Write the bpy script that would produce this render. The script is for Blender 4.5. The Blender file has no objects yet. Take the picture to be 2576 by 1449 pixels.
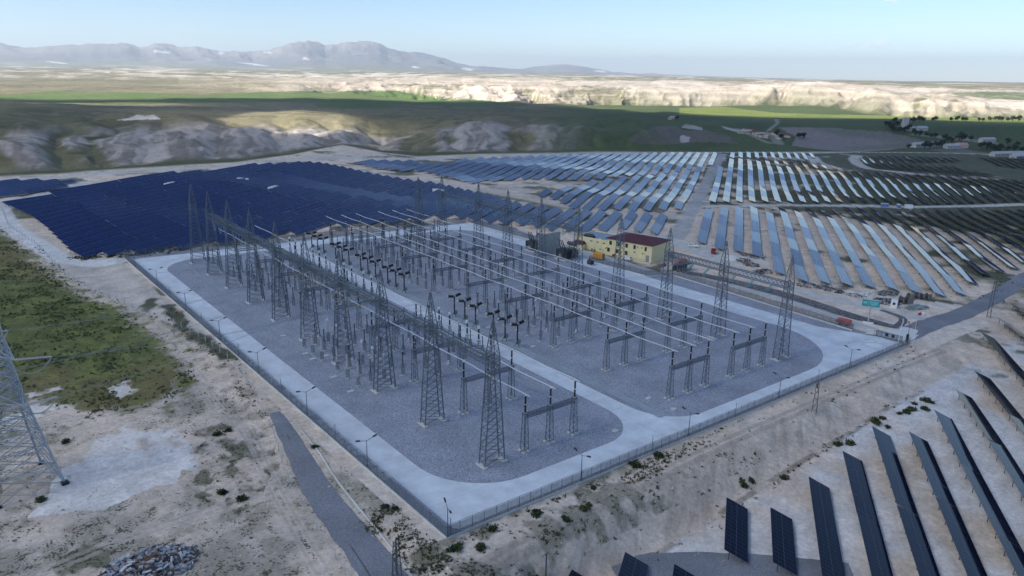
import bpy, math, random
import numpy as np
random.seed(7)
rng = np.random.default_rng(7)
scene = bpy.context.scene
COL = scene.collection
R = math.radians

# ------------------------------------------------------------------ camera model (lens fitted to the photograph)
F, CX, CY = 1870.0, 1288.0, 724.5
HA, HB = 160.0, 0.015
SX, SY = -0.025, 0.018
EYE = 75.0
def unit(v):
    v = np.array(v, float); return v/np.linalg.norm(v)
UPC = -unit([-HB, 1, (CY-HB*CX-HA)/F])
def _hor(v):
    v = v-UPC*v.dot(UPC); return unit(v)
_a, _b = _hor(np.array([-316-CX, 109-CY, F])), _hor(np.array([3650-CX, 290-CY, F]))
_m, _s = unit(_a+_b), unit(_b-_a)
RM = np.array([unit(_m+_s), unit(_m-_s), UPC])
def ray(x, y): return RM@np.array([x-CX, y-CY, F])
_d = ray(1125, 1357)
CAM = -_d*(EYE/-_d[2])
TH = R(34.2); CT, ST = math.cos(TH), math.sin(TH)
def to_st(x, y): return x*ST-y*CT, x*CT+y*ST
def to_xy(s, t): return s*ST+t*CT, -s*CT+t*ST
HEAD = math.atan2(ray(CX, 180)[1], ray(CX, 180)[0])

# ------------------------------------------------------------------ noise
def _hash(ix, iy, seed):
    n = (ix.astype(np.int64)*374761393+iy.astype(np.int64)*668265263+seed*1442695041) & 0xffffffff
    n = ((n ^ (n >> 13))*1274126177) & 0xffffffff
    n = n ^ (n >> 16)
    return (n & 0xffff)/65535.0
def vnoise(x, y, seed=0):
    xi, yi = np.floor(x), np.floor(y)
    fx, fy = x-xi, y-yi
    fx, fy = fx*fx*fx*(fx*(fx*6-15)+10), fy*fy*fy*(fy*(fy*6-15)+10)
    a, b = _hash(xi, yi, seed), _hash(xi+1, yi, seed)
    c, d = _hash(xi, yi+1, seed), _hash(xi+1, yi+1, seed)
    return (a+(b-a)*fx)+((c+(d-c)*fx)-(a+(b-a)*fx))*fy
def fbm(x, y, o=4, seed=0):
    t, a, n = 0., .5, 0.
    for i in range(o):
        t = t+a*vnoise(x, y, seed+i*17); n += a; a *= .5; x = x*2.03+11.3; y = y*2.03-7.1
    return t/n
def ridged(x, y, o=4, seed=0):
    t, a, n = 0., .5, 0.
    for i in range(o):
        t = t+a*(1-np.abs(2*vnoise(x, y, seed+i*13)-1)); n += a; a *= .5; x = x*2.1+3.7; y = y*2.1+9.2
    return t/n
def sstep(a, b, x):
    t = np.clip((x-a)/(b-a), 0, 1); return t*t*(3-2*t)

# ------------------------------------------------------------------ terrain height
def plane(x, y):
    p = SX*x+SY*y; q = np.abs(p)
    return np.where(q < 7, p, np.sign(p)*(7+(q-7)/(1+np.abs(q-7)/9)))
def near_h(x, y):
    z = plane(x, y)
    s, t = to_st(x, y)
    # cut slope and lower field on the south side of the yard
    nf = np.minimum(-7.6+.044*(t-26), z-1.2)
    w = sstep(6, 16.5, -y)*sstep(-6, 10, x)
    rx = sstep(200, 160, x)
    w = w*rx
    z = z*(1-w)+(nf+.5*(fbm(x*.05, y*.05, 3, 5)-.5))*w
    z = z+w*(1-w)*1.6*(fbm(s*.5, t*.05, 3, 8)-.5)
    # west side falls a little from the fence
    z = z-1.1*sstep(3, 12, -x)*sstep(-30, 0, y)
    # rolling ground of the solar field
    d = np.maximum(np.maximum(-x, x-176), np.maximum(-y-3, y-222))
    m = sstep(14, 75, d)*sstep(60, 190, t)
    ph = s*.006
    und = (.42+.42*sstep(40,-60,s))*np.sin(2*math.pi*t/112+ph)+.22*np.sin(2*math.pi*t/53+1.3+s*.012)
    und = und+2.0*np.sin(2*math.pi*(t-285)/300+.6+s*.002)*sstep(-60, 40, s)
    und = und+1.2*np.sin(s*.035+t*.01)*sstep(-20, -90, s)
    z = z+m*und
    return z
PY = {  # far land: columns of (pixel x) -> (distance, pixel y) read off the photograph
 -300: (460, (700,338),(1100,272),(1450,260),(2300,234),(3300,212),(6000,183),(9500,168)),
 0:    (447, (690,340),(1100,272),(1450,260),(2300,234),(3300,208),(6000,182),(9500,168)),
 150:  (440, (720,346),(1120,272),(1450,260),(2300,234),(3300,209),(6000,182),(9500,169)),
 300:  (428, (760,344),(1150,274),(1500,260),(2300,233),(3300,210),(6000,181),(9500,170)),
 450:  (419, (770,341),(1150,278),(1500,261),(2300,234),(3300,211),(6000,182),(9500,172)),
 600:  (410, (790,345),(1120,290),(1500,264),(2300,236),(3000,207),(6000,184),(9500,175)),
 740:  (390, (840,352),(1120,288),(1500,265),(2300,236),(3000,206),(6000,186),(9500,178)),
 860:  (366, (860,340),(1120,290),(1500,266),(2500,235),(3200,206),(6000,187),(9500,180)),
 960:  (385, (900,352),(1130,296),(1550,265),(2350,243),(3000,206),(6000,188),(9500,182)),
 1050: (396, (870,332),(1180,288),(1650,262),(2200,250),(2800,207),(6000,189),(9500,183)),
 1180: (390, (850,320),(1200,288),(1650,268),(2000,256),(2700,210),(6000,191),(9500,185)),
 1300: (388, (860,317),(1250,287),(1600,274),(1850,261),(2500,213),(6000,192),(9500,186)),
 1400: (387, (850,322),(1250,288),(1600,276),(1850,263),(2450,213),(6000,194),(9500,188)),
 1500: (384, (860,318),(1280,288),(1600,278),(1900,265),(2400,215),(6000,195),(9500,189)),
 1620: (384, (880,332),(1250,300),(1600,280),(1900,267),(2400,222),(6000,198),(9500,192)),
 1717: (384, (900,352),(1250,305),(1550,283),(1900,267),(2400,227),(6000,200),(9500,194)),
 1830: (384, (900,357),(1250,309),(1550,287),(1950,266),(2400,222),(6000,202),(9500,197)),
 1917: (384, (900,357),(1250,312),(1550,290),(1950,265),(2400,215),(6000,203),(9500,199)),
 2051: (383, (900,358),(1250,313),(1500,294),(1850,270),(2300,212),(6000,205),(9500,201)),
 2130: (383, (900,359),(1250,314),(1480,297),(1750,280),(2150,222),(6000,206),(9500,202)),
 2200: (384, (900,360),(1250,315),(1450,300),(1650,290),(2000,222),(6000,207),(9500,203)),
 2280: (384, (900,360),(1220,317),(1420,303),(1600,294),(1850,243),(6000,208),(9500,204)),
 2400: (386, (900,360),(1200,318),(1400,305),(1580,297),(1830,246),(6000,209),(9500,205)),
 2480: (389, (900,360),(1200,318),(1400,306),(1580,298),(1850,252),(6000,210),(9500,206)),
 2576: (392, (900,360),(1200,318),(1400,306),(1600,297),(2000,264),(6000,211),(9500,207)),
 2900: (400, (900,362),(1200,320),(1400,308),(1600,299),(2000,280),(6000,216),(9500,212)),
}
SKYLINE = [(-400,112),(-200,100),(0,103),(60,106),(130,109),(200,106),(235,105),(260,107),(300,104),(316,103),(350,113),(370,112),(390,106),(415,110),(445,122),(480,121),(533,127),(560,125),(600,129),(634,136),(660,131),(684,128),(710,120),(735,113),(775,108),(800,115),(817,123),(850,122),(875,116),(892,115),(925,111),(955,113),(975,122),(1000,121),(1042,125),(1070,128),(1092,133),(1130,144),(1150,149),(1175,155),(1210,158),(1259,163),(1300,165),(1336,165),(1380,163),(1426,162),(1470,167),(1500,172),(1543,181),(1600,185),(1717,190),(1900,195),(2084,199),(2200,203),(2384,205),(2576,207),(2900,212)]
def azrel(d): 
    a = HEAD-math.atan2(d[1], d[0])
    return (a+math.pi) % (2*math.pi)-math.pi
NL = 11
_cols = []
for px in sorted(PY):
    yA, *rest = PY[px]
    d = ray(px, yA); p = None; t = None
    z = -5.
    for _ in range(60):
        t = (z-CAM[2])/d[2]; p = CAM+d*t; z = float(plane(p[0], p[1]))
    nodes = [(azrel(d), math.hypot(p[0]-CAM[0], p[1]-CAM[1]), z)]
    for (rr, yy) in rest:
        rr = max(rr, nodes[-1][1]*1.12)
        d = ray(px, yy); nodes.append((azrel(d), rr, CAM[2]+d[2]/math.hypot(d[0], d[1])*rr))
    _cols.append(nodes)
_lay = []
for j in range(8):
    a = np.array([c[j] for c in _cols]); _lay.append(a[np.argsort(a[:, 0])])
sk = [(x, y) for x, y in SKYLINE]
def _skl(fr, fy):
    o = []
    for x, y in sk:
        hy = HA+HB*x
        yy = fy(x, y, hy); d = ray(x, yy); o.append((azrel(d), fr, CAM[2]+d[2]/math.hypot(d[0], d[1])*fr))
    a = np.array(o); return a[np.argsort(a[:, 0])]
_lay.append(_skl(12000., lambda x, y, h: h+7+(0 if x < 1500 else 3)))
_lay.append(_skl(16500., lambda x, y, h: y))
_lay.append(_skl(22500., lambda x, y, h: max(y+30, h+12)))
def far_h(x, y):
    dx, dy = x-CAM[0], y-CAM[1]
    r = np.hypot(dx, dy)+1e-6; az = HEAD-np.arctan2(dy, dx); az = (az+math.pi) % (2*math.pi)-math.pi
    U = np.empty((NL,)+x.shape); Z = np.empty((NL,)+x.shape)
    for j, a in enumerate(_lay):
        U[j] = np.log(np.interp(az, a[:, 0], a[:, 1])); Z[j] = np.interp(az, a[:, 0], a[:, 2])
    u = np.log(r)
    dU = U[1:]-U[:-1]; S = (Z[1:]-Z[:-1])/dU
    M = np.zeros_like(Z)
    for j in range(1, NL-1):
        s0, s1 = S[j-1], S[j]
        w1, w2 = 2*dU[j]+dU[j-1], dU[j]+2*dU[j-1]
        with np.errstate(divide='ignore', invalid='ignore'):
            h = (w1+w2)/(w1/s0+w2/s1)
        M[j] = np.where(s0*s1 > 0, np.nan_to_num(h), 0)
    z = np.zeros_like(x); W = [np.zeros_like(x) for _ in range(NL-1)]
    for j in range(NL-1):
        m = (u >= U[j]) & (u < U[j+1]) if j < NL-2 else (u >= U[j])
        t = np.clip((u-U[j])/dU[j], 0, 1)
        v = (2*t**3-3*t**2+1)*Z[j]+(t**3-2*t**2+t)*dU[j]*M[j]+(-2*t**3+3*t**2)*Z[j+1]+(t**3-t**2)*dU[j]*M[j+1]
        z = np.where(m, v, z); W[j] = np.where(m, t, np.where(u >= U[j+1], 1., 0.))
    return z, W, u >= U[0], az, r, U[0], np.exp(U[0])
DOMES = [(40,90,.8),(180,60,.5),(330,70,.7),(470,110,1.),(620,75,.9),(760,60,1.),(880,70,1.1),(985,45,.7),(1120,55,.7),(1240,90,1.25),(1400,55,.8),(1490,60,.9),(1600,80,1.),(1700,40,.6)]
def domes(az):
    X_ = CX+1930*np.tan(np.clip(az, -1.2, 1.2)); b = np.zeros_like(az)
    for xc, w, h in DOMES: b = np.maximum(b, h*np.exp(-((X_-xc)/w)**2*(1+.35*np.sign(X_-xc))))
    return b
def hgt_full(x, y):
    x = np.asarray(x, float); y = np.asarray(y, float)
    nh = near_h(x, y)
    fz, W, far, az, r, u0, r0 = far_h(x, y)
    fade = sstep(0, 130, r0-r); nh = plane(x, y)*(1-fade)+nh*fade
    hills = sstep(.50, .20, az)          # badlands end on the right of the near range
    wx, wy = x+60*(fbm(x*.006, y*.006, 3, 3)-.5), y+60*(fbm(x*.006, y*.006, 3, 4)-.5)
    wB = sstep(0, .35, W[0])*(1-.75*sstep(.3, 1, W[1]))
    la = az*860
    g1 = .75*ridged(la/190+1.1*fbm(x*.006, y*.006, 2, 5), r/420, 2, 21)+.25*ridged(la/55+.8*fbm(x*.015, y*.015, 2, 6), r/200, 2, 23)
    dm = domes(az+.05*(fbm(x*.012, y*.012, 2, 91)-.5)); g1 = .72*g1+.24*dm+.08
    z = fz+wB*hills*(38*(g1-.68))*sstep(.0, .5, W[0])+wB*hills*.9*(ridged(la/13+1.2*fbm(x*.03, y*.03, 2, 66), r/120, 2, 25)-.6)
    z = z+sstep(.2, .9, W[0])*(1-sstep(0, .5, W[4]))*sstep(.45, .1, az)*6*(fbm(x/240, y/240, 4, 31)-.5)
    wx2, wy2 = x+150*(fbm(x*.002, y*.002, 3, 43)-.5), y+150*(fbm(x*.002, y*.002, 3, 44)-.5)
    wF = sstep(.02, .5, W[4])*(1-sstep(.15, .9, W[5]))*sstep(-.45, -.1, az)
    lf = az*1850
    g2 = .5*ridged(lf/250+1.1*fbm(x*.003, y*.003, 2, 8), r/900, 2, 51)+.5*ridged(lf/95+1.2*fbm(x*.008, y*.008, 2, 9), r/700, 2, 53)
    wt = 1-.6*sstep(.75, .98, W[4]); z = z+wF*wt*80*(g2-.82)+wF*wt*20*(ridged(lf/34+1.2*fbm(x*.02, y*.02, 2, 67), r/420, 2, 55)-.8)
    wP = sstep(.1, .4, W[5])*(1-sstep(.4, .9, W[7]))
    g3 = ridged(wx2/900, wy2/900, 4, 61)
    z = z+wP*(42*(g3-.62))*sstep(.60, .25, az)
    wM = sstep(.15, .7, W[8])*(1-.6*sstep(.8, 1., W[8])*sstep(0.3, 0., W[9]))
    g4 = ridged(x/2600+.3*fbm(x/900, y/900, 3, 7), y/2600, 5, 71)
    amp = sstep(.30, -.05, az)
    z = z+wM*(520*(g4-.72))*amp*(1-sstep(.0, .15, W[9])*.3)
    pk = sstep(.3, .9, W[8])*(1-sstep(.0, .3, W[9])); z = z+pk*amp*150*(ridged(x/950, y/950, 4, 73)-.72)
    z = np.where(far, z, nh)
    return z, W, far, az, r, r0, (g1, g2, g3, g4), wB, wF, wP
def hgt(x, y):
    a = np.atleast_1d(np.asarray(x, float)); b = np.atleast_1d(np.asarray(y, float))
    return hgt_full(a, b)[0]
def gz(x, y): return float(hgt(x, y)[0])
def G(px, py, lift=0.):
    """ground point seen at a pixel of the photograph (2576 px wide)"""
    d = ray(px, py); z = -4.
    if py < 480: # far: march
        ts = np.exp(np.linspace(math.log(80), math.log(15000), 1500))/math.hypot(d[0], d[1])
        P = CAM[None]+d[None]*ts[:, None]; zz = hgt(P[:, 0], P[:, 1])
        k = np.argmax(P[:, 2] < zz); p = P[k]
        return np.array([p[0], p[1], zz[k]])
    for _ in range(18):
        t = (z-CAM[2])/d[2]; p = CAM+d*t; z = .5*z+.5*(gz(p[0], p[1])+lift)
    return np.array([p[0], p[1], gz(p[0], p[1])])
def PX(x0, y0, s, pts, k=.8587): return [((x0+a/s)*k, (y0+b/s)*k) for a, b in pts]
def project(P):
    v = (P-CAM)@RM; return CX+F*v[:, 0]/v[:, 2], CY+F*v[:, 1]/v[:, 2]

# ------------------------------------------------------------------ materials
MATS = {}
def mat(name, col, rough=.6, metal=0., noise=.0, nscale=3., bump=0., spec=.5, alpha=1.):
    if name in MATS: return MATS[name]
    m = bpy.data.materials.new(name); m.use_nodes = True
    nt = m.node_tree; b = nt.nodes['Principled BSDF']
    b.inputs['Base Color'].default_value = (*col, 1); b.inputs['Roughness'].default_value = rough
    b.inputs['Metallic'].default_value = metal; b.inputs['Specular IOR Level'].default_value = spec
    if noise or bump:
        tc = nt.nodes.new('ShaderNodeTexCoord'); n = nt.nodes.new('ShaderNodeTexNoise')
        n.inputs['Scale'].default_value = nscale; n.inputs['Detail'].default_value = 5
        nt.links.new(tc.outputs['Object'], n.inputs['Vector'])
        if noise:
            mx = nt.nodes.new('ShaderNodeMix'); mx.data_type = 'RGBA'
            mx.inputs[6].default_value = (*[c*(1-noise) for c in col], 1)
            mx.inputs[7].default_value = (*[min(1, c*(1+noise)) for c in col], 1)
            rp = nt.nodes.new('ShaderNodeMapRange'); rp.inputs[1].default_value = .3; rp.inputs[2].default_value = .7
            nt.links.new(n.outputs['Fac'], rp.inputs[0]); nt.links.new(rp.outputs[0], mx.inputs[0])
            nt.links.new(mx.outputs[2], b.inputs['Base Color'])
        if bump:
            bp = nt.nodes.new('ShaderNodeBump'); bp.inputs['Strength'].default_value = bump; bp.inputs['Distance'].default_value = .05
            nt.links.new(n.outputs['Fac'], bp.inputs['Height']); nt.links.new(bp.outputs[0], b.inputs['Normal'])
    MATS[name] = m; return m
STEEL = mat('galvanised steel', (.115, .138, .162), .55, .15, .3, 2.)
STEELD = mat('weathered steel', (.07, .08, .09), .55, .2, .25, 2.)
PORC = mat('brown porcelain', (.018, .011, .010), .25, 0, .2, 6.)
BLACK = mat('black porcelain', (.008, .007, .007), .3)
GREYP = mat('grey porcelain', (.42, .41, .40), .35, 0, .12, 4.)
GLASS = mat('teal glass insulator', (.09, .27, .31), .15, 0, .2, 8.)
GOLD = mat('yellowed insulator', (.30, .26, .16), .3, 0, .2, 8.)
ALU = mat('aluminium tube', (.62, .64, .67), .4, .1, .06, 1.)
WIRE = mat('conductor', (.30, .34, .36), .5, .4)
CONC = mat('footing concrete', (.52, .52, .50), .85, 0, .18, 3., .2)
CABIN = mat('light grey paint', (.62, .64, .65), .5, 0, .08, 3.)
BOXG = mat('grey cabinet paint', (.20, .22, .23), .5, 0, .12, 3.)

# ------------------------------------------------------------------ mesh builder
class MB:
    def __init__(s): s.v = []; s.f = []; s.uv = None
    def quad(s, a, b, c, d):
        n = len(s.v); s.v += [tuple(a), tuple(b), tuple(c), tuple(d)]; s.f.append((n, n+1, n+2, n+3))
    def box(s, x0, x1, y0, y1, z0, z1):
        n = len(s.v)
        s.v += [(x0,y0,z0),(x1,y0,z0),(x1,y1,z0),(x0,y1,z0),(x0,y0,z1),(x1,y0,z1),(x1,y1,z1),(x0,y1,z1)]
        for f in ((3,2,1,0),(4,5,6,7),(0,1,5,4),(1,2,6,5),(2,3,7,6),(3,0,4,7)): s.f.append(tuple(n+i for i in f))
    def bevbox(s, x0, x1, y0, y1, z0, z1, b):
        n = len(s.v); L = []
        for z, i in ((z0, b), (z0+b, 0), (z1-b, 0), (z1, b)):
            for (x, y) in ((x0+i+b*(i==0), y0+i), (x1-i-b*(i==0), y0+i), (x1-i, y0+i+b*(i==0)), (x1-i, y1-i-b*(i==0)), (x1-i-b*(i==0), y1-i), (x0+i+b*(i==0), y1-i), (x0+i, y1-i-b*(i==0)), (x0+i, y0+i+b*(i==0))):
                L.append((x, y, z))
        s.v += L
        for k in range(3):
            for i in range(8):
                j = (i+1) % 8; s.f.append((n+k*8+i, n+k*8+j, n+k*8+8+j, n+k*8+8+i))
        s.f.append(tuple(n+i for i in range(7, -1, -1))); s.f.append(tuple(n+24+i for i in range(8)))
    def bar(s, p, q, w, w2=None):
        p = np.array(p, float); q = np.array(q, float); d = q-p; L = np.linalg.norm(d)
        if L < 1e-6: return
        d /= L; a = np.array([0, 0, 1.]) if abs(d[2]) < .9 else np.array([1., 0, 0])
        u = np.cross(d, a); u /= np.linalg.norm(u); v = np.cross(d, u); w2 = w if w2 is None else w2
        n = len(s.v)
        for c, ww in ((p, w), (q, w2)):
            for i, j in ((-1,-1),(1,-1),(1,1),(-1,1)): s.v.append(tuple(c+u*i*ww/2+v*j*ww/2))
        for i in range(4):
            j = (i+1) % 4; s.f.append((n+i, n+j, n+4+j, n+4+i))
        s.f.append((n+3, n+2, n+1, n)); s.f.append((n+4, n+5, n+6, n+7))
    def tube(s, pts, rad, k=8, cap=True):
        pts = [np.array(p, float) for p in pts]; n0 = len(s.v); m = len(pts)
        rads = rad if isinstance(rad, (list, tuple)) else [rad]*m
        for i, p in enumerate(pts):
            d = pts[min(i+1, m-1)]-pts[max(i-1, 0)]; d /= (np.linalg.norm(d)+1e-9)
            a = np.array([0, 0, 1.]) if abs(d[2]) < .9 else np.array([1., 0, 0])
            u = np.cross(d, a); u /= np.linalg.norm(u); v = np.cross(d, u)
            for j in range(k):
                t = 2*math.pi*j/k; s.v.append(tuple(p+rads[i]*(u*math.cos(t)+v*math.sin(t))))
        for i in range(m-1):
            for j in range(k):
                j2 = (j+1) % k; s.f.append((n0+i*k+j, n0+i*k+j2, n0+(i+1)*k+j2, n0+(i+1)*k+j))
        if cap:
            s.f.append(tuple(n0+j for j in range(k-1, -1, -1))); s.f.append(tuple(n0+(m-1)*k+j for j in range(k)))
    def lathe(s, prof, k=10, o=(0, 0, 0)):
        s.tube([(o[0], o[1], o[2]+z) for z, r in prof], [max(r, .001) for z, r in prof], k)
    def mesh(s, name, m=None, smooth=False):
        me = bpy.data.meshes.new(name); me.from_pydata(s.v, [], s.f)
        if m: me.materials.append(m)
        if smooth: me.polygons.foreach_set('use_smooth', [True]*len(me.polygons))
        if s.uv:
            l = me.uv_layers.new(name='UVMap'); l.data.foreach_set('uv', [c for u in s.uv for c in u])
        me.update(); return me
    def build(s, name, m, parent=None, smooth=False, loc=None):
        return put(name, s.mesh(name, m, smooth), parent, loc)
def put(name, me, parent=None, loc=None, rz=0.):
    o = bpy.data.objects.new(name, me); COL.objects.link(o)
    if parent: o.parent = parent
    if loc is not None: o.location = loc
    if rz: o.rotation_euler = (0, 0, rz)
    return o
def tag(o, label, cat, group=None, kind=None):
    if label: o['label'] = label
    if cat: o['category'] = cat
    if group: o['group'] = group
    if kind: o['kind'] = kind
    return o
def empty(name, loc, rz=0., label=None, cat=None, group=None):
    o = bpy.data.objects.new(name, None); COL.objects.link(o); o.location = loc; o.rotation_euler = (0, 0, rz)
    o.empty_display_size = .2
    return tag(o, label, cat, group)
def struct(o, label=None):
    o['kind'] = 'structure'
    if label: o['label'] = label
    return o
def copy_tree(o, parent=None):
    c = o.copy(); COL.objects.link(c)
    if parent: c.parent = parent
    for ch in o.children: copy_tree(ch, c)
    return c
ORD = ['first','second','third','fourth','fifth','sixth','seventh','eighth','ninth','tenth','eleventh','twelfth','thirteenth','fourteenth','fifteenth','sixteenth','seventeenth','eighteenth','nineteenth','twentieth']
def ordn(i):
    if i < 20: return ORD[i]
    t = {2:'twenty',3:'thirty',4:'forty',5:'fifty',6:'sixty',7:'seventy'}[(i+1)//10]
    return {2:'twentieth',3:'thirtieth',4:'fortieth',5:'fiftieth',6:'sixtieth',7:'seventieth'}[(i+1)//10] if (i+1) % 10 == 0 else t+'-'+ORD[(i+1) % 10-1]
def yardz(x, y): return SX*x+SY*y

# ------------------------------------------------------------------ terrain sheet
def pip(px, py, poly):
    c = np.zeros(px.shape, bool); n = len(poly); j = n-1
    for i in range(n):
        xi, yi = poly[i]; xj, yj = poly[j]
        if yi != yj:
            c ^= ((yi > py) != (yj > py)) & (px < (xj-xi)*(py-yi)/(yj-yi)+xi)
        j = i
    return c
def seg_dist(x, y, pts):
    d = np.full(x.shape, 1e9)
    for (ax, ay), (bx, by) in zip(pts[:-1], pts[1:]):
        vx, vy = bx-ax, by-ay; L = vx*vx+vy*vy+1e-9
        t = np.clip(((x-ax)*vx+(y-ay)*vy)/L, 0, 1); d = np.minimum(d, np.hypot(x-ax-t*vx, y-ay-t*vy))
    return d
QUICK = False
az_f = np.linspace(R(-41), R(41), 1250)
az_c = np.concatenate([np.linspace(-math.pi, R(-41), 60)[:-1], az_f, np.linspace(R(41), math.pi, 60)[1:]])
dep = np.arange(R(62), R(7.6), -R(.068))
rr1 = 78/np.tan(dep)
rr = np.concatenate([[4, 20], rr1, np.exp(np.arange(math.log(rr1[-1])+.006, math.log(3400), .0057)), np.exp(np.arange(math.log(3420), math.log(23000), .0068))])
AZ, RRG = np.meshgrid(az_c, rr)
ang = HEAD-AZ
X = CAM[0]+RRG*np.cos(ang); Y = CAM[1]+RRG*np.sin(ang)
Zr, W, FAR, azv, rv, r0, GN, wB, wF, wP = hgt_full(X.ravel(), Y.ravel())
sh = X.shape; Z = Zr.reshape(sh)
dzr = np.gradient(Z, axis=0)/np.gradient(RRG, axis=0)
dza = np.gradient(Z, axis=1)/(RRG*np.gradient(AZ, axis=1))
slope = np.hypot(dzr, dza).ravel()
x, y = X.ravel(), Y.ravel()
inside = (x > .6) & (x < 171.4) & (y > .6) & (y < 218.4)
Zr = np.where(inside, Zr-.35, Zr)
DIRT = np.array([.67, .555, .45]); CHALK = np.array([.60, .53, .45]); GRASSDK = np.array([.072, .08, .038])
OLIVE = np.array([.18, .16, .085]); GREEN = np.array([.055, .085, .022]); CROP = np.array([.095, .14, .042]); GREYS = np.array([.22, .19, .175]); PALE = np.array([.66, .61, .55])
n1 = fbm(x*.012, y*.012, 4, 101); n2 = fbm(x*.06, y*.06, 4, 102); n3 = fbm(x*.35, y*.35, 3, 103); n4 = fbm(x*.0035, y*.0035, 4, 104)
PXX, PYY = project(np.stack([x, y, Zr], 1))
N = len(x)
col = np.empty((N, 3)); veg = np.zeros(N)
def mixc(w, c):
    global col
    w = np.clip(w, 0, 1)[:, None]; col = col*(1-w)+np.asarray(c)[None]*w
# --- near
col[:] = DIRT
mixc(sstep(.45, .7, n2)*.5, PALE); mixc(sstep(.55, .35, n1)*.35, DIRT*.78)
near = ~FAR
s_, t_ = to_st(x, y)
fieldm = near & (t_ > 205) & (s_ > 15)
wv = np.where(fieldm, sstep(.47, .60, n2*.5+n1*.35+.18*sstep(60, 220, s_)+.16*sstep(300, 420, t_)-.05*sstep(260, 215, t_)), 0)
mixc(wv*.9, [.05, .066, .026]); veg = np.maximum(veg, wv*.5)
f1m = near & (t_ > 90) & (s_ < 15); wv = np.where(f1m, sstep(.5, .62, n2), 0); mixc(wv*.8, [.06, .07, .03]); veg = np.maximum(veg, wv*.5)
jx, jy = x+8*(n2-.5)*2+4*(n3-.5), y+5*(fbm(x*.06, y*.06, 4, 112)-.5)*2
west = near & (x < 2) & (y > -60)
wl = west & (rv < 420)
dry = np.where(wl & (x < -3), sstep(.42, .66, n2*.6+n3*.4)*.6, 0); mixc(dry, [.15, .135, .09]); veg = np.where(wl & (x < -3), np.maximum(veg, .45+.3*dry), veg)
GA = [(-60,420),(-31,314),(-27,245),(-21,182),(-15.5,164),(-13,145),(-11.5,123),(-11,96),(-14.5,86),(-22,81),(-37,80.5),(-41,88),(-46,99),(-54,83),(-90,80),(-170,130),(-200,420)]
ga = west & pip(jx, jy, GA)
gd_ = np.where(wl, seg_dist(x, y, GA+GA[:1]), 50); gw = np.where(ga, sstep(-2.5, 5., gd_+9*(n3-.5)+6*(n2-.5)), np.where(west & (gd_ < 7), sstep(.56, .72, n3*.6+n2*.4)*sstep(7, 1, gd_), 0))
mixc(gw, [.13, .145, .05]); mixc(gw*sstep(.48, .66, n1)*.7, [.21, .165, .08]); mixc(gw*sstep(.48, .70, n3)*.6, [.19, .20, .06]); veg = np.where(gw > .3, .50, veg)
for bare in ([(-52,92),(-45,96),(-42,92),(-46,86),(-60,84),(-66,92)], [(-33,96),(-27,98),(-25,92),(-31,89)], [(-48,103),(-43,105),(-41,101),(-46,100)]):
    m = west & pip(jx+2.5*(n3-.5), jy+2.5*(n2-.5), bare); mixc(np.where(m, .95, 0)*sstep(.2, .45, n3), PALE); veg = np.where(m, .12, veg)
m = west & pip(jx, jy, [(-200,300),(-42,300),(-40,330),(-200,350)]); mixc(np.where(m, .6, 0), GREYS)
PAD = [(-34.7,75.1),(-27.3,67.1),(-25.4,55.4),(-29.5,44.7),(-40,43.8),(-51.1,50.5),(-42.9,67.4)]
m = near & pip(jx+.6, jy, PAD); m = np.where(m, sstep(.30, .50, n3*.5+n2*.5+.1), 0); mixc(m*.9, [.76, .71, .66]); veg = np.where(m > .3, .05, veg)
WD = [tuple(G(*p)[:2]) for p in ((470,1085),(560,1068),(650,1090),(700,1190),(640,1300),(545,1255),(480,1180))]
m = near & pip(jx, jy, WD); wv = np.where(m, sstep(.36, .56, n2*.4+n3*.6), 0); mixc(wv*.75, [.12, .115, .07]); veg = np.maximum(veg, wv*.7)
for q in ([(-75,28),(-52,30),(-44,36),(-40,30),(-46,24),(-75,14)], [(-70,60),(-57,56),(-56,66),(-75,72)]):
    m = near & pip(jx, jy, q); wv = np.where(m, sstep(.38, .58, n2*.4+n3*.6), 0); mixc(wv*.7, [.12, .12, .065]); veg = np.maximum(veg, wv*.7)
SANDW = [(-2,219),(2,219),(8,246),(-9.9,246),(-15,240),(-17,267),(-21.5,303),(-25,352),(-23,380),(-28,380),(-27.5,309),(-22.5,250),(-21.5,209),(-18,184),(-13.8,167),(-9,146.5),(-6,133),(-3.5,118),(-1,118)]
m = near & pip(x+1.2*(n3-.5), y, SANDW); mixc(np.where(m, .85, 0), [.52,.47,.42]); veg = np.where(m, .06, veg)
tr = [(-26,370),(-27.2,309),(-22.2,262),(-19,232),(-9.5,219),(-4,216)]
m = sstep(5.2, 3.6, seg_dist(x, y, tr)+1.2*(n3-.5)); mixc(np.where(near, m, 0), [.62, .61, .59])
for q in ([(-3,150),(-4.5,128),(-3,112),(-1.6,99)], [(-8,154),(-5,160)]):
    m = np.where(near, sstep(3.2, 1.2, seg_dist(x, y, q)+5*(n3-.45)), 0); mixc(m*.9, [.055, .065, .03]); veg = np.maximum(veg, m*.5)
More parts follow.
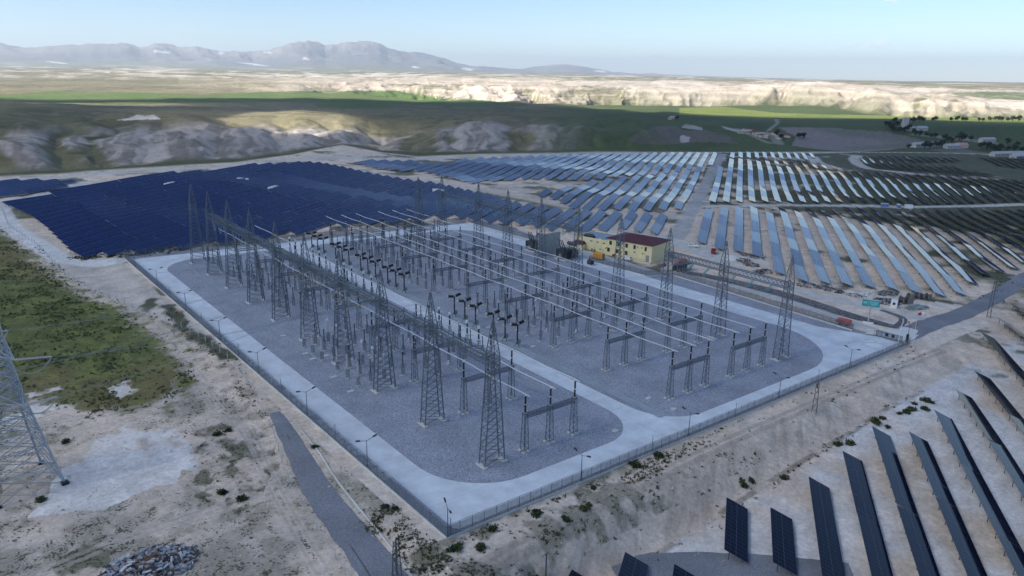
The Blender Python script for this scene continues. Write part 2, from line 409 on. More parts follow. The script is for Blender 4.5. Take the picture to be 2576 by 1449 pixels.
# south cut slope and lower field
sl = near & (y < -.5) & (x > -12) & (rv < 420)
rill = fbm(s_*.55, t_*.06, 3, 77)
face = sstep(-5.5, -7.5, y)*sstep(-18.5, -15.5, y)*sstep(-4, 10, x)*sstep(185, 150, x)
mixc(np.where(sl, face, 0)*.40, [.50, .425, .35]); mixc(np.where(sl, sstep(.45, .72, rill)*(.18+.32*face), 0), [.38, .315, .255])
mixc(np.where(sl & (y < -17), .75, 0)*sstep(.25, .55, n2), [.66, .65, .64])
mixc(np.where(near, sstep(1.1, .3, np.abs(y+17.3+1.2*(n2-.5)))*sstep(20, 40, x)*sstep(150, 130, x)*sstep(.3, .6, n3)*.75, 0), [.20, .165, .125])
m = np.where(near & (y < .5) & (y > -12) & (x < 75) & (x > -16), sstep(.46, .60, n2*.45+n3*.55)*sstep(80, 30, x), 0); mixc(m*.6, [.085, .085, .045]); veg = np.where(sl, np.maximum(.1, m*.6), veg)
trk = sstep(.9, .35, np.abs(seg_dist(x, y, [(-6,-9),(30,-6.8),(70,-6.0),(110,-6.5),(150,-7),(176,-8)])-.9)); mixc(np.where(near, trk*.45, 0), [.30,.25,.21])
m = near & (y < -6); wv = np.where(m, sstep(.50, .62, n2*.7+n3*.3)*sstep(95, 125, s_)*sstep(90, 120, t_)*sstep(320, 250, t_), 0); mixc(wv*.8, [.055,.065,.028]); veg = np.maximum(veg, wv*.5)
for tp, off in ((PX(0, 1125, 2.574, [(1880,330),(1960,560),(2090,820),(2230,1080),(2420,1400)]), .9), (PX(0, 1125, 2.574, [(1500,0),(1640,190),(1830,330),(1960,520)]), .9), (PX(0, 1125, 2.574, [(0,330),(330,300),(760,235),(1200,150),(1500,40)]), .9), (PX(0, 1125, 2.574, [(300,1430),(900,1180),(1500,980),(1900,850)]), .8), (PX(0, 563, 2.574, [(1120,930),(1300,1130),(1420,1290),(1530,1430)]), .9)):
    P_ = [tuple(G(*p)[:2]) for p in tp]; dd = np.where(near & (rv < 330), np.abs(seg_dist(x, y, P_)-off), 9)
    tk = sstep(.42, .12, dd+.25*(n3-.5)); mixc(tk*.5, [.46, .385, .315]); mixc(sstep(.75, .4, dd)*(1-tk)*.25, PALE); veg = np.where(dd < .5, veg*.4, veg)
# tracks in the solar fields
def track(pts, w, c=(.60,.56,.51), k=.9, j=1.5):
    P = [tuple(G(*p)[:2]) for p in pts]
    mixc(np.where(near | (rv < 1400), sstep(w*1.25, w*.75, seg_dist(x, y, P)+j*(n3-.5))*k, 0), c); return P
TR_CROSS = track([(1740,521),(1790,519),(1917,516),(2050,517),(2150,517),(2285,521),(2400,519),(2576,514)], 4.)
TR_MAIN = track([(1660,625),(1700,598),(1740,530),(1775,465),(1800,415),(1818,388)], 4.6, (.40,.40,.40))
track([(1500,590),(1640,598),(1760,622),(1850,640),(1900,660)], 7., (.60,.56,.51))
track([(880,428),(1000,447),(1100,462),(1230,478),(1330,497),(1440,520),(1600,540),(1700,545)], 8., (.54,.48,.42))
track([(1320,480),(1250,468),(1400,462),(1560,457)], 5., (.50,.45,.40))
track([(0,455),(120,447),(260,437),(400,428),(520,422),(640,410),(760,402),(880,398),(1010,402),(1150,395),(1340,388),(1500,384),(1720,380),(2060,384),(2150,381)], 9, (.56,.52,.47), .85, 6)
track([(190,462),(205,470),(150,485),(60,503),(0,520)], 7, (.55,.54,.52))
track([(2040,395),(2055,410),(2085,420),(2110,427)], 8, (.58,.55,.50)); track([(2155,392),(2148,402),(2190,425),(2300,438),(2410,446)], 6, (.58,.55,.50))
for q in ([(880,408),(930,404),(1000,402),(1060,408),(1060,416),(930,418)],[(740,395),(860,378),(990,385),(1000,402),(880,400),(800,405)]):
    m = pip(PXX+8*(n3-.5), PYY+3*(n2-.5), q); mixc(np.where(m & (rv < 1200), .8*sstep(.3,.6,n3), 0), [.55,.50,.44])
# --- far
farm = sstep(.0, .14, azv)*(1-W[4])
steep = slope+.16*(n2-.5)+.22*(n1-.5)
cl = np.empty((N, 3)); cl[:] = OLIVE; keep = col.copy(); col = cl
mixc(sstep(.35, .7, n1), [.10, .094, .05]); mixc(sstep(.45, .65, n4)*.6, [.22, .19, .115]); mixc(sstep(.56, .70, n2*.6+n1*.4)*.5, [.26, .23, .16]); mixc(sstep(.42, .30, n2*.5+n1*.5)*.6, [.07, .07, .04])
dm_ = domes(azv)
stk = fbm(azv*860/9+3*fbm(x*.02, y*.02, 2, 12)+1.2*dm_, rv/110, 4, 88)
dome = GN[0]+.20*domes(azv+.05*(fbm(x*.012, y*.012, 2, 91)-.5))+.16*(n2-.5)+.26*(n1-.5)-.10
ck = sstep(.12, .32, W[0]+.12*(n2-.5))*(1-sstep(.12, .42, W[1]+.2*(n1-.5)))*sstep(.47, .60, dome)*sstep(.50, .24, azv)
mixc(ck*.95, np.array([.34, .295, .26])); mixc(ck*sstep(.46, .62, stk*.55+n1*.25+n2*.20)*.75, [.46, .405, .36])
mixc(ck*sstep(.52, .38, stk*.6+n2*.4)*.65, [.15, .13, .11])
mixc(sstep(0, .1, W[0])*sstep(.30, .05, W[0]+.25*(n1-.5))*sstep(.5, .24, azv)*.8, [.075, .085, .035])
lit = wB*0+sstep(.0, .3, W[1])*sstep(.9, .4, W[1])
ck2 = sstep(.03, .40, W[4])*(1-sstep(.20, .75, W[5]))*sstep(-.5, -.06, azv)
stf = fbm(azv*1850/7+2*fbm(x*.01, y*.01, 2, 13), rv/170, 4, 89)
ck2 = ck2*sstep(.01, .09, slope+.12*(n1-.40)+.10*(GN[1]-.55))
mixc(ck2*.96, [.46, .385, .305]); gd = GN[1]+.22*(stf-.5)+.10*(n2-.5); mixc(ck2*sstep(.60, .49, gd)*.9, [.15, .14, .075]); mixc(ck2*sstep(.72, .88, gd)*.5, [.60, .53, .44]); mixc(ck2*sstep(.30, .08, W[4]+.2*(n1-.5)+.15*(gd-.6))*.75, [.19, .185, .09]); mixc(ck2*sstep(.62, .8, stf)*.5, [.34, .30, .24])
lay_ = .5+.5*np.sin(Zr*.42+2*n1); mixc(ck2*sstep(.80, 1, lay_)*.55*sstep(.25, .5, W[4]), [.33, .275, .21]); mixc(ck2*sstep(.25, .0, lay_)*.4*sstep(.35, .6, W[4]), [.62, .56, .48])
wpz = wP*sstep(.06, .14, slope+.10*(n1-.45)); mixc(wpz*.85, [.45, .39, .32])
mixc(sstep(.2, .6, W[6])*(1-sstep(.1, .4, W[8]))*.6, [.15, .16, .09])
mixc(sstep(.55,.7,n4)*sstep(.3, .6, W[5])*(1-sstep(.0, .3, W[8]))*.55, [.55,.50,.43])
mixc(sstep(.1, .5, W[8]), [.14, .135, .135]); mixc(sstep(.1, .5, W[8])*sstep(.60, .78, GN[3])*.5, [.30, .27, .24])
mixc(farm*sstep(0,.05,W[0]+.01), [.072, .096, .036]); mixc(farm*sstep(.45,.6,n4)*.45, [.10, .12, .045]); mixc(farm*sstep(.50,.62,n1)*.35, [.055, .072, .03])
def zone(poly, c, k=.95, jit=5.):
    mixc(np.where(pip(PXX+jit*4*(n1-.5)+jit*2*(n2-.5), PYY+jit*.9*(n1-.5)+jit*.5*(n4-.5), poly), k*(.72+.5*sstep(.35, .65, n1)), 0), c)
q3 = lambda L: [(1717.4+.3336*a, .3336*b) for a, b in L]
zone([(-300,238),(0,238),(140,229),(320,232),(500,238),(640,233),(760,229),(880,228),(1000,229),(1060,238),(1150,248),(1290,258),(1330,266),(1180,268),(1050,262),(900,262),(700,257),(480,259),(300,262),(120,258),(0,250),(-300,252)], CROP, .95, 3)
zone([(790,262),(870,258),(1000,265),(980,272),(860,275),(800,272)], CROP, .9, 3)
zone(q3([(720,960),(1100,965),(1500,990),(1700,1030),(1900,1090),(1700,1110),(1480,1130),(1300,1145),(1050,1130),(830,1100),(860,1040),(800,1000)]), [.235,.205,.19], .9, 5)
zone(q3([(1750,1110),(1990,1095),(2200,1140),(2400,1165),(2150,1180),(1980,1150)]), [.20,.17,.15], .8, 4)
zone(q3([(0,930),(60,940),(160,965),(150,985),(40,970),(0,965)]), [.40,.36,.33], .8, 4)
zone(q3([(10,990),(180,985),(330,1020),(420,1085),(200,1075),(-100,1090),(-330,1085),(-430,1040),(-250,960),(-60,950)]), [.15,.13,.105], .85, 8)
zone(q3([(0,1020),(70,1040),(60,1075),(0,1080)]), [.45,.41,.37], .8, 6)
zone(q3([(290,950),(400,975),(440,990),(420,1000),(320,970)]), [.45,.41,.37], .8, 4)
zone(q3([(-20,815),(300,805),(700,850),(1000,860),(1500,870),(1900,885),(2400,890),(2650,905),(2650,925),(1500,895),(900,890),(300,880),(-20,865)]), [.16,.19,.05], .8, 2)
zone(q3([(1880,700),(2250,690),(2650,700),(2650,760),(2300,745),(2250,735)]), [.10,.13,.06], .8, 2)
zone([(2445,258),(2600,256),(2700,262),(2700,275),(2600,277),(2500,270)], CHALK, .85, 2)
zone([(280,305),(325,296),(345,288),(365,292),(385,288),(405,300),(300,303)], [.6,.55,.5], .9, 1)
for a, b, w_, h_ in ((419,131,13,4),(400,129,20,2),(555,132,13,3),(672,132,20,2),(1045,169,14,2.5),(1175,174,22,3.5),(1510,179,20,3),(140,157,40,2),(640,162,50,2),(770,148,14,2)):
    m = ((PXX-a)/(w_*.7))**2+((PYY-b-(PXX-a)*.12)/(h_*.75))**2; mixc(np.where(rv > 9000, sstep(1.5, .4, m+1.6*(n4-.5)+1.2*(n1-.5))*.8, 0), [.62,.60,.58])
for pts, w_ in (([(730,905),(700,900),(720,925),(690,950),(650,985),(640,1005)],3.),([(400,990),(520,1020),(600,1060),(670,1082)],3.5),([(640,1005),(700,1050),(730,1085)],6.),([(400,975),(480,1000),(620,1025)],6.),([(1780,1020),(1900,1030),(2100,1050),(2330,1080)],9.),([(1290,1145),(1480,1132),(1580,1125)],3.)):
    D = q3(pts); P = [tuple(G(*p)[:2]) for p in D]; mixc(np.where(rv < 2500, sstep(w_*1.3, w_*.7, seg_dist(x, y, P)+3*(n3-.5))*.5, 0), [.42,.39,.35])
veg_far = np.where(FAR, .15, 0)
w = sstep(0, 12, rv-r0)[:, None]
col = keep*(1-w)+col*w; veg = np.where(FAR, veg_far, veg)
col = np.clip(col*(1+.35*(n3[:, None]-.5)), .01, .9)
me = bpy.data.meshes.new('ground')
nr, na = sh
me.vertices.add(N); me.vertices.foreach_set('co', np.stack([x, y, Zr], 1).astype(np.float32).ravel())
I = np.arange(N).reshape(sh)
q = np.stack([I[:-1, :-1], I[:-1, 1:], I[1:, 1:], I[1:, :-1]], -1).reshape(-1, 4)
nq = len(q)
me.loops.add(nq*4); me.loops.foreach_set('vertex_index', q.ravel().astype(np.int32))
me.polygons.add(nq); me.polygons.foreach_set('loop_start', (np.arange(nq)*4).astype(np.int32))
me.polygons.foreach_set('use_smooth', np.ones(nq, bool))
me.update(calc_edges=True)
ca = me.color_attributes.new('soil', 'FLOAT_COLOR', 'POINT')
ca.data.foreach_set('color', np.concatenate([col, veg[:, None]], 1).astype(np.float32).ravel())
def ground_mat():
    m = bpy.data.materials.new('ground soil and grass'); m.use_nodes = True; nt = m.node_tree; L = nt.links
    b = nt.nodes['Principled BSDF']; b.inputs['Roughness'].default_value = .95; b.inputs['Specular IOR Level'].default_value = .15
    a = nt.nodes.new('ShaderNodeAttribute'); a.attribute_name = 'soil'
    tc = nt.nodes.new('ShaderNodeTexCoord')
    def noise(sc, det=5, rg=.55):
        n = nt.nodes.new('ShaderNodeTexNoise'); n.inputs['Scale'].default_value = sc; n.inputs['Detail'].default_value = det; n.inputs['Roughness'].default_value = rg
        L.new(tc.outputs['Object'], n.inputs['Vector']); return n.outputs['Fac']
    def mr(src, a0, a1, b0, b1):
        n = nt.nodes.new('ShaderNodeMapRange'); L.new(src, n.inputs[0])
        for i, v in enumerate((a0, a1, b0, b1)): n.inputs[i+1].default_value = v
        return n.outputs[0]
    def mth(op, p, q):
        n = nt.nodes.new('ShaderNodeMath'); n.operation = op
        for i, v in enumerate((p, q)):
            if isinstance(v, (int, float)): n.inputs[i].default_value = v
            else: L.new(v, n.inputs[i])
        n.use_clamp = False; return n.outputs[0]
    fine = noise(1.1, 6, .65); mid = noise(.16, 4); grit = noise(4.5, 3, .7)
    k = mth('MULTIPLY', mr(fine, .3, .7, .80, 1.2), mth('MULTIPLY', mr(mid, .3, .7, .88, 1.12), mr(grit, .3, .7, .86, 1.14)))
    vm = nt.nodes.new('ShaderNodeVectorMath'); vm.operation = 'SCALE'; L.new(a.outputs['Color'], vm.inputs[0]); L.new(k, vm.inputs['Scale'])
    # dark low plants: threshold falls as the plant density of the soil attribute rises
    th = mr(a.outputs['Alpha'], 0, 1, .71, .42)
    sp = mth('SUBTRACT', mth('ADD', mth('MULTIPLY', noise(2.3, 4, .6), .6), mth('MULTIPLY', noise(.45, 3), .4)), th)
    spf = mr(sp, 0, .05, 0, .85)
    mx = nt.nodes.new('ShaderNodeMix'); mx.data_type = 'RGBA'; L.new(spf, mx.inputs[0]); L.new(vm.outputs[0], mx.inputs[6]); mx.inputs[7].default_value = (.05, .06, .028, 1)
    L.new(mx.outputs[2], b.inputs['Base Color'])
    bp = nt.nodes.new('ShaderNodeBump'); bp.inputs['Strength'].default_value = .55; bp.inputs['Distance'].default_value = .25
    L.new(mth('ADD', mth('MULTIPLY', fine, .7), mth('ADD', mth('MULTIPLY', grit, .25), mth('MULTIPLY', spf, .5))), bp.inputs['Height']); L.new(bp.outputs[0], b.inputs['Normal'])
    return m
me.materials.append(ground_mat())
ground = put('ground', me); struct(ground, 'pale steppe ground with solar field soil, badland hills and distant mountains')
del X, Y, Z, GN, W

# ------------------------------------------------------------------ yard surfaces
def sheet(name, poly, z, m, label, skirt=.3):
    """flat sheet on the yard's plane, with a skirt down its edge"""
    mb = MB(); n = len(poly)
    mb.v = [(a, b, yardz(a, b)+z) for a, b in poly]+[(a, b, yardz(a, b)+z-skirt) for a, b in poly]
    mb.f = [tuple(range(n))]+[((i+1) % n, i, n+i, n+(i+1) % n) for i in range(n)]
    return struct(mb.build(name, m), label)
def rrect(x0, x1, y0, y1, rs, k=9):
    P = []
    for (cx, cy, a0), r in zip(((x0, y0, 180), (x1, y0, 270), (x1, y1, 0), (x0, y1, 90)), rs):
        ex, ey = (r, -r)[cx == x1], (r, -r)[cy == y1]
        for i in range(k+1):
            a = R(a0+90*i/k); P.append((cx+ex+r*math.cos(a), cy+ey+r*math.sin(a)))
    return P
def stone_mat(name, col, sc, con=.5, bump=.5, dark=.45):
    m = bpy.data.materials.new(name); m.use_nodes = True; nt = m.node_tree; L = nt.links; b = nt.nodes['Principled BSDF']
    b.inputs['Roughness'].default_value = .92; b.inputs['Specular IOR Level'].default_value = .2
    tc = nt.nodes.new('ShaderNodeTexCoord'); vo = nt.nodes.new('ShaderNodeTexVoronoi'); vo.inputs['Scale'].default_value = sc
    n1 = nt.nodes.new('ShaderNodeTexNoise'); n1.inputs['Scale'].default_value = .12; n1.inputs['Detail'].default_value = 6
    n2 = nt.nodes.new('ShaderNodeTexNoise'); n2.inputs['Scale'].default_value = sc*.5; n2.inputs['Detail'].default_value = 4; n2.inputs['Roughness'].default_value = .7
    for n in (vo, n1, n2): L.new(tc.outputs['Object'], n.inputs['Vector'])
    def mr(src, a, b_, c, d):
        q = nt.nodes.new('ShaderNodeMapRange'); L.new(src, q.inputs[0])
        for i, v in enumerate((a, b_, c, d)): q.inputs[i+1].default_value = v
        return q.outputs[0]
    def mul(p, q):
        z = nt.nodes.new('ShaderNodeMath'); z.operation = 'MULTIPLY'; L.new(p, z.inputs[0]); L.new(q, z.inputs[1]); return z.outputs[0]
    bw = nt.nodes.new('ShaderNodeRGBToBW'); L.new(vo.outputs['Color'], bw.inputs[0])
    k = mul(mr(bw.outputs[0], .2, .8, 1-con, 1+con), mul(mr(n1.outputs['Fac'], .3, .7, .86, 1.12), mr(n2.outputs['Fac'], .3, .7, .85, 1.15)))
    vm = nt.nodes.new('ShaderNodeVectorMath'); vm.operation = 'SCALE'; vm.inputs[0].default_value = col; L.new(k, vm.inputs['Scale']); L.new(vm.outputs[0], b.inputs['Base Color'])
    bp = nt.nodes.new('ShaderNodeBump'); bp.inputs['Strength'].default_value = bump; bp.inputs['Distance'].default_value = .08
    L.new(vo.outputs['Distance'], bp.inputs['Height']); L.new(bp.outputs[0], b.inputs['Normal']); return m
def slab_mat(name, col, joint, stain=.25):
    m = bpy.data.materials.new(name); m.use_nodes = True; nt = m.node_tree; L = nt.links; b = nt.nodes['Principled BSDF']
    b.inputs['Roughness'].default_value = .8; b.inputs['Specular IOR Level'].default_value = .3
    tc = nt.nodes.new('ShaderNodeTexCoord'); br = nt.nodes.new('ShaderNodeTexBrick'); br.offset = 0
    br.inputs['Scale'].default_value = 1; br.inputs['Mortar Size'].default_value = .035; br.inputs['Brick Width'].default_value = joint[0]; br.inputs['Row Height'].default_value = joint[1]
    br.inputs['Color1'].default_value = (*col, 1); br.inputs['Color2'].default_value = (*[c*.93 for c in col], 1); br.inputs['Mortar'].default_value = (*[c*.62 for c in col], 1)
    L.new(tc.outputs['Object'], br.inputs['Vector'])
    n = nt.nodes.new('ShaderNodeTexNoise'); n.inputs['Scale'].default_value = .22; n.inputs['Detail'].default_value = 8; n.inputs['Roughness'].default_value = .65; L.new(tc.outputs['Object'], n.inputs['Vector'])
    mr = nt.nodes.new('ShaderNodeMapRange'); L.new(n.outputs['Fac'], mr.inputs[0])
    for i, v in enumerate((.32, .68, 1-stain, 1+stain*.5)): mr.inputs[i+1].default_value = v
    vm = nt.nodes.new('ShaderNodeVectorMath'); vm.operation = 'SCALE'; L.new(br.outputs[0], vm.inputs[0]); L.new(mr.outputs[0], vm.inputs['Scale']); L.new(vm.outputs[0], b.inputs['Base Color']); return m
GRAV = stone_mat('crushed grey stone', (.30, .322, .375), 7., .40)
GRAVD = stone_mat('grey road stone', (.215, .225, .25), 9., .25)
RIP = stone_mat('rip rap', (.14, .14, .145), 2.2, .6, .9)
SLAB = slab_mat('pale concrete paving', (.66, .71, .755), (60, 9.5), .2)
sheet('gravel_ground', [(.3, .3), (171.8, .3), (171.8, 218.8), (.3, 218.8)], 0, GRAV, 'grey crushed stone verge inside the fence')
sheet('concrete_road', [(2.6, 2.0), (3.5, 1.2), (160, 1.2), (170.9, 1.2), (170.9, 9.6), (163.2, 25), (162.0, 60), (161.2, 90), (160.8, 215.6), (2.6, 215.6)], .05, SLAB, 'pale concrete road round and through the yard')
sheet('gravel_yard', rrect(8.6, 59.1, 8.2, 206, (15, 12, 12, 15)), .10, GRAV, 'grey gravel switchyard left of the middle road')
sheet('gravel_yard', rrect(64.6, 152.3, 6.2, 206, (12, 27, 15, 12)), .10, GRAV, 'grey gravel switchyard right of the middle road')
# cable trench covers
TREN = slab_mat('cable trench cover', (.33, .39, .43), (1.2, 30), .2)
mb = MB()
for (x0, x1, y0, y1) in ((66.0, 68.6, 10, 199), (69.4, 69.8, 10, 199), (52.0, 52.5, 30, 198), (10.5+5.8, 16.9, 60, 200)):
    mb.v += [(x0, y0, yardz(x0, y0)+.16), (x1, y0, yardz(x1, y0)+.16), (x1, y1, yardz(x1, y1)+.16), (x0, y1, yardz(x0, y1)+.16)]; k = len(mb.v); mb.f.append((k-4, k-3, k-2, k-1))
for yy in (110.5, 79.3, 58, 98, 140, 161, 181):
    x0, x1 = 69.9, 148; k = len(mb.v); w = 2.2 if yy == 110.5 else .35
    mb.v += [(a, b, yardz(a, b)+.15) for a, b in ((x0, yy), (x1, yy), (x1, yy+w), (x0, yy+w))]; mb.f.append((k, k+1, k+2, k+3))
struct(mb.build('cable_trench', TREN), 'blue grey cable trench covers beside the middle road')
# concrete pavers along the west verge
mb = MB()
for i in range(52):
    yy = 22+i*2.75; x0 = .75; zz = yardz(x0, yy)+.03
    if random.random() < .06: continue
    mb.box(x0, 2.5, yy, yy+2.45, zz-.1, zz+.05+random.uniform(0, .03))
PAV = slab_mat('verge paver', (.50, .53, .55), (50, 50), .3)
struct(mb.build('pavement', PAV), 'row of pale concrete pavers inside the west fence')
def ribbon(name, pts, w, m, label, zo=.07, sub=4., world=False, flat=.6):
    P = [np.array(p[:2]) for p in (pts if world else [G(*p) for p in pts])]
    Q = [P[0]]; ws = w if isinstance(w, list) else [w]*len(P); WS = [ws[0]]
    cat = []
    for i in range(len(P)-1):
        n = max(1, int(np.linalg.norm(P[i+1]-P[i])/sub))
        p0, p1, p2, p3 = P[max(i-1, 0)], P[i], P[i+1], P[min(i+2, len(P)-1)]
        for k in range(1, n+1):
            t = k/n
            q = .5*((2*p1)+(-p0+p2)*t+(2*p0-5*p1+4*p2-p3)*t*t+(-p0+3*p1-3*p2+p3)*t**3)
            Q.append(q); WS.append(ws[i]+(ws[i+1]-ws[i])*t)
    mb = MB(); K = 5; rows = []
    for i, q in enumerate(Q):
        d = Q[min(i+1, len(Q)-1)]-Q[max(i-1, 0)]; d /= np.linalg.norm(d)+1e-9; nrm = np.array([-d[1], d[0]])
        for k in range(K):
            e = q+nrm*WS[i]*((k/(K-1))-.5)*(1+.05*math.sin(i*1.7+k)*(k in (0, K-1))); rows.append(e)
    A = np.array(rows); zz = hgt(A[:, 0], A[:, 1]); zz = zz.reshape(-1, K)
    zz = zz*.4+zz.mean(1, keepdims=True)*.6+zo; zz[:, 0] -= .12; zz[:, -1] -= .12; zz = zz.ravel()
    mb.v = [(a[0], a[1], z) for a, z in zip(A, zz)]
    for i in range(len(Q)-1):
        for k in range(K-1): mb.f.append((i*K+k, (i+1)*K+k, (i+1)*K+k+1, i*K+k+1))
    return struct(mb.build(name, m, smooth=True), label)
ribbon('gravel_road', [(-4.6, 61), (-5.6, 52), (-7.2, 40), (-9.4, 28), (-10.6, 17), (-11.4, 6), (-12.8, -4), (-15, -16), (-19, -30)], [2.5, 4.6, 6.2, 6.8, 7.0, 7.2, 7.5, 8, 8], GRAVD, 'dark grey gravel track outside the west fence', .12, 2., True)
ribbon('gravel_road', [(24, -15.5), (29, -17.5), (34, -20.5), (40, -25.5), (47, -32), (56, -42)], [2.5, 6.5, 8, 8.6, 8.8, 9], GRAVD, 'grey gravel track below the cut slope', .12, 2., True)
ribbon('access_road', [(176, 4.6), (186, 5.4), (198, 5.8), (215, 6.0), (240, 6.6), (270, 7.6), (310, 9.5), (380, 13), (480, 18)], [7, 9, 9, 9, 8.5, 8, 8, 8, 8], GRAVD, 'grey access road running off to the right', .12, 4., True)
ribbon('concrete_road', [(170.5, 5.5), (176, 5.7), (183, 6.3), (189, 6.6)], [8, 9, 9, 6], slab_mat('bright apron concrete', (.66,.66,.65), (40, 40), .12), 'bright concrete apron outside the gate', .17, 1.5, True)
PALEM = mat('pale compacted gravel', (.52, .50, .47), .95, 0, .16, .35, .3)
ribbon('service_road', [(176.4, 6.5), (177, 18), (179.2, 32), (181.4, 46), (181.2, 60), (178.6, 80), (176.6, 92)], [3, 5, 5.4, 5.4, 5.2, 4.6, 4], slab_mat('service road concrete', (.50, .51, .51), (40, 6), .15), 'narrow concrete service road outside the east fence', .12, 2., True)
ribbon('dirt_road', [(205, 9), (203, 22), (199, 36), (197, 50), (200, 70), (208, 92), (216, 112), (222, 128), (222, 150), (216, 172)], [9, 8, 8, 8, 8, 8, 8.5, 9, 9, 7], PALEM, 'wide pale dirt road below the solar rows', .10, 3., True)
ribbon('rock_bank', [(185.5, 9.2), (184.2, 24), (185.6, 36), (187, 48), (186.8, 62), (184.5, 80), (180, 94)], [2.5, 5.5, 6.2, 6.5, 6.5, 5.5, 3.5], RIP, 'dark broken stone bank beside the service road', .5, 2., True)
ribbon('rock_bank', [(187.5, 10.4), (194, 11.6), (199.5, 14.6), (202, 22.5)], [2.6, 2.6, 2.6, 2.2], RIP, 'dark stone edging round the sign plot', .3, 1.5, True)
ribbon('yard_ground', [(164.5, 95), (165.5, 118), (166, 140), (163.8, 170), (163, 205)], [11, 13.5, 12, 11, 9], slab_mat('yard concrete east', (.46,.475,.48), (30, 8), .2), 'grey concrete forecourt beside the control building', .10, 4., True)

# ------------------------------------------------------------------ perimeter fence
def net_mat():
    m = bpy.data.materials.new('chain link net'); m.use_nodes = True; nt = m.node_tree; nt.nodes.clear(); L = nt.links
    out = nt.nodes.new('ShaderNodeOutputMaterial'); tr = nt.nodes.new('ShaderNodeBsdfTransparent'); b = nt.nodes.new('ShaderNodeBsdfPrincipled')
    b.inputs['Base Color'].default_value = (.085, .105, .13, 1); b.inputs['Roughness'].default_value = .6; b.inputs['Metallic'].default_value = .2
    tc = nt.nodes.new('ShaderNodeTexCoord'); n = nt.nodes.new('ShaderNodeTexNoise'); n.inputs['Scale'].default_value = 1.2; L.new(tc.outputs['Object'], n.inputs['Vector'])
    mr = nt.nodes.new('ShaderNodeMapRange'); L.new(n.outputs['Fac'], mr.inputs[0])
    for i, v in enumerate((.3, .7, .50, .62)): mr.inputs[i+1].default_value = v
    mx = nt.nodes.new('ShaderNodeMixShader'); L.new(mr.outputs[0], mx.inputs[0]); L.new(tr.outputs[0], mx.inputs[1]); L.new(b.outputs[0], mx.inputs[2]); L.new(mx.outputs[0], out.inputs[0]); return m
NET = net_mat()
POSTM = mat('painted fence post', (.15, .175, .20), .5, .2)
def fpost():
    mb = MB(); mb.bar((0, 0, 0), (0, 0, 2.45), .075); mb.bar((0, 0, 2.42), (.28, 0, 2.8), .06); return mb.mesh('post', POSTM)
FPOST = fpost()
def fence(name, A, B, label, step=2.6, h=2.45, plinth=True, nrm=1):
    A = np.array(A, float); B = np.array(B, float); d = B-A; Ln = np.linalg.norm(d); d /= Ln
    z = lambda p: yardz(*p)
    o = empty(name, (A[0], A[1], z(A)), 0, label, 'fence')
    n = max(1, round(Ln/step)); rz = math.atan2(d[1], d[0])+nrm*math.pi/2
    for i in range(n+1):
        p = A+d*Ln*i/n; put('post', FPOST, o, (p[0]-A[0], p[1]-A[1], z(p)-z(A)+.1), rz)
    mb = MB(); e = B-A; dz = z(B)-z(A); t = .012; q = np.array([-d[1], d[0]])*t
    mb.quad((0, 0, .35), (e[0], e[1], dz+.35), (e[0], e[1], dz+h), (0, 0, h)); mb.build('wire_netting', NET, o)
    mb = MB()
    for hh in (2.56, 2.68, 2.8): 
        w = (hh-2.42)/.38*.28; off = np.array([math.cos(rz), math.sin(rz)])*w; mb.bar((off[0], off[1], hh+.1), (e[0]+off[0], e[1]+off[1], dz+hh+.1), .02)
    mb.build('barbed_wire', STEELD, o)
    mb = MB(); w = np.array([-d[1], d[0]])*.15
    pts = [(-w), (e-w), (e+w), (w)]
    mb.v = [(p[0], p[1], (dz if i in (1, 2) else 0)-.5) for i, p in enumerate(pts)]+[(p[0], p[1], (dz if i in (1, 2) else 0)+.38) for i, p in enumerate(pts)]
    mb.f = [(4, 5, 6, 7), (0, 1, 5, 4), (1, 2, 6, 5), (2, 3, 7, 6), (3, 0, 4, 7)]; mb.build('plinth', CONC, o)
    return o
fence('perimeter_fence', (0, 0), (0, 219), 'long chain link fence on the west side beside the green scrub', nrm=1)
fence('perimeter_fence', (0, 0), (171, -.6), 'chain link fence along the front above the cut slope', nrm=-1)
fence('perimeter_fence', (0, 219), (161, 219), 'chain link fence at the back beside the blue panel field', nrm=1)
fence('perimeter_fence', (169.3, 16.5), (172.4, 92), 'chain link fence between yard road and sign plot', nrm=-1)
fence('perimeter_fence', (172.4, 92), (161, 97), 'short return of chain link fence near the control building', nrm=1)
fence('perimeter_fence', (161.6, 97.5), (158.4, 126), 'chain link fence in front of the parked white car', nrm=-1)
fence('perimeter_fence', (163.5, 158), (161, 219), 'chain link fence beyond the transformers', nrm=-1)
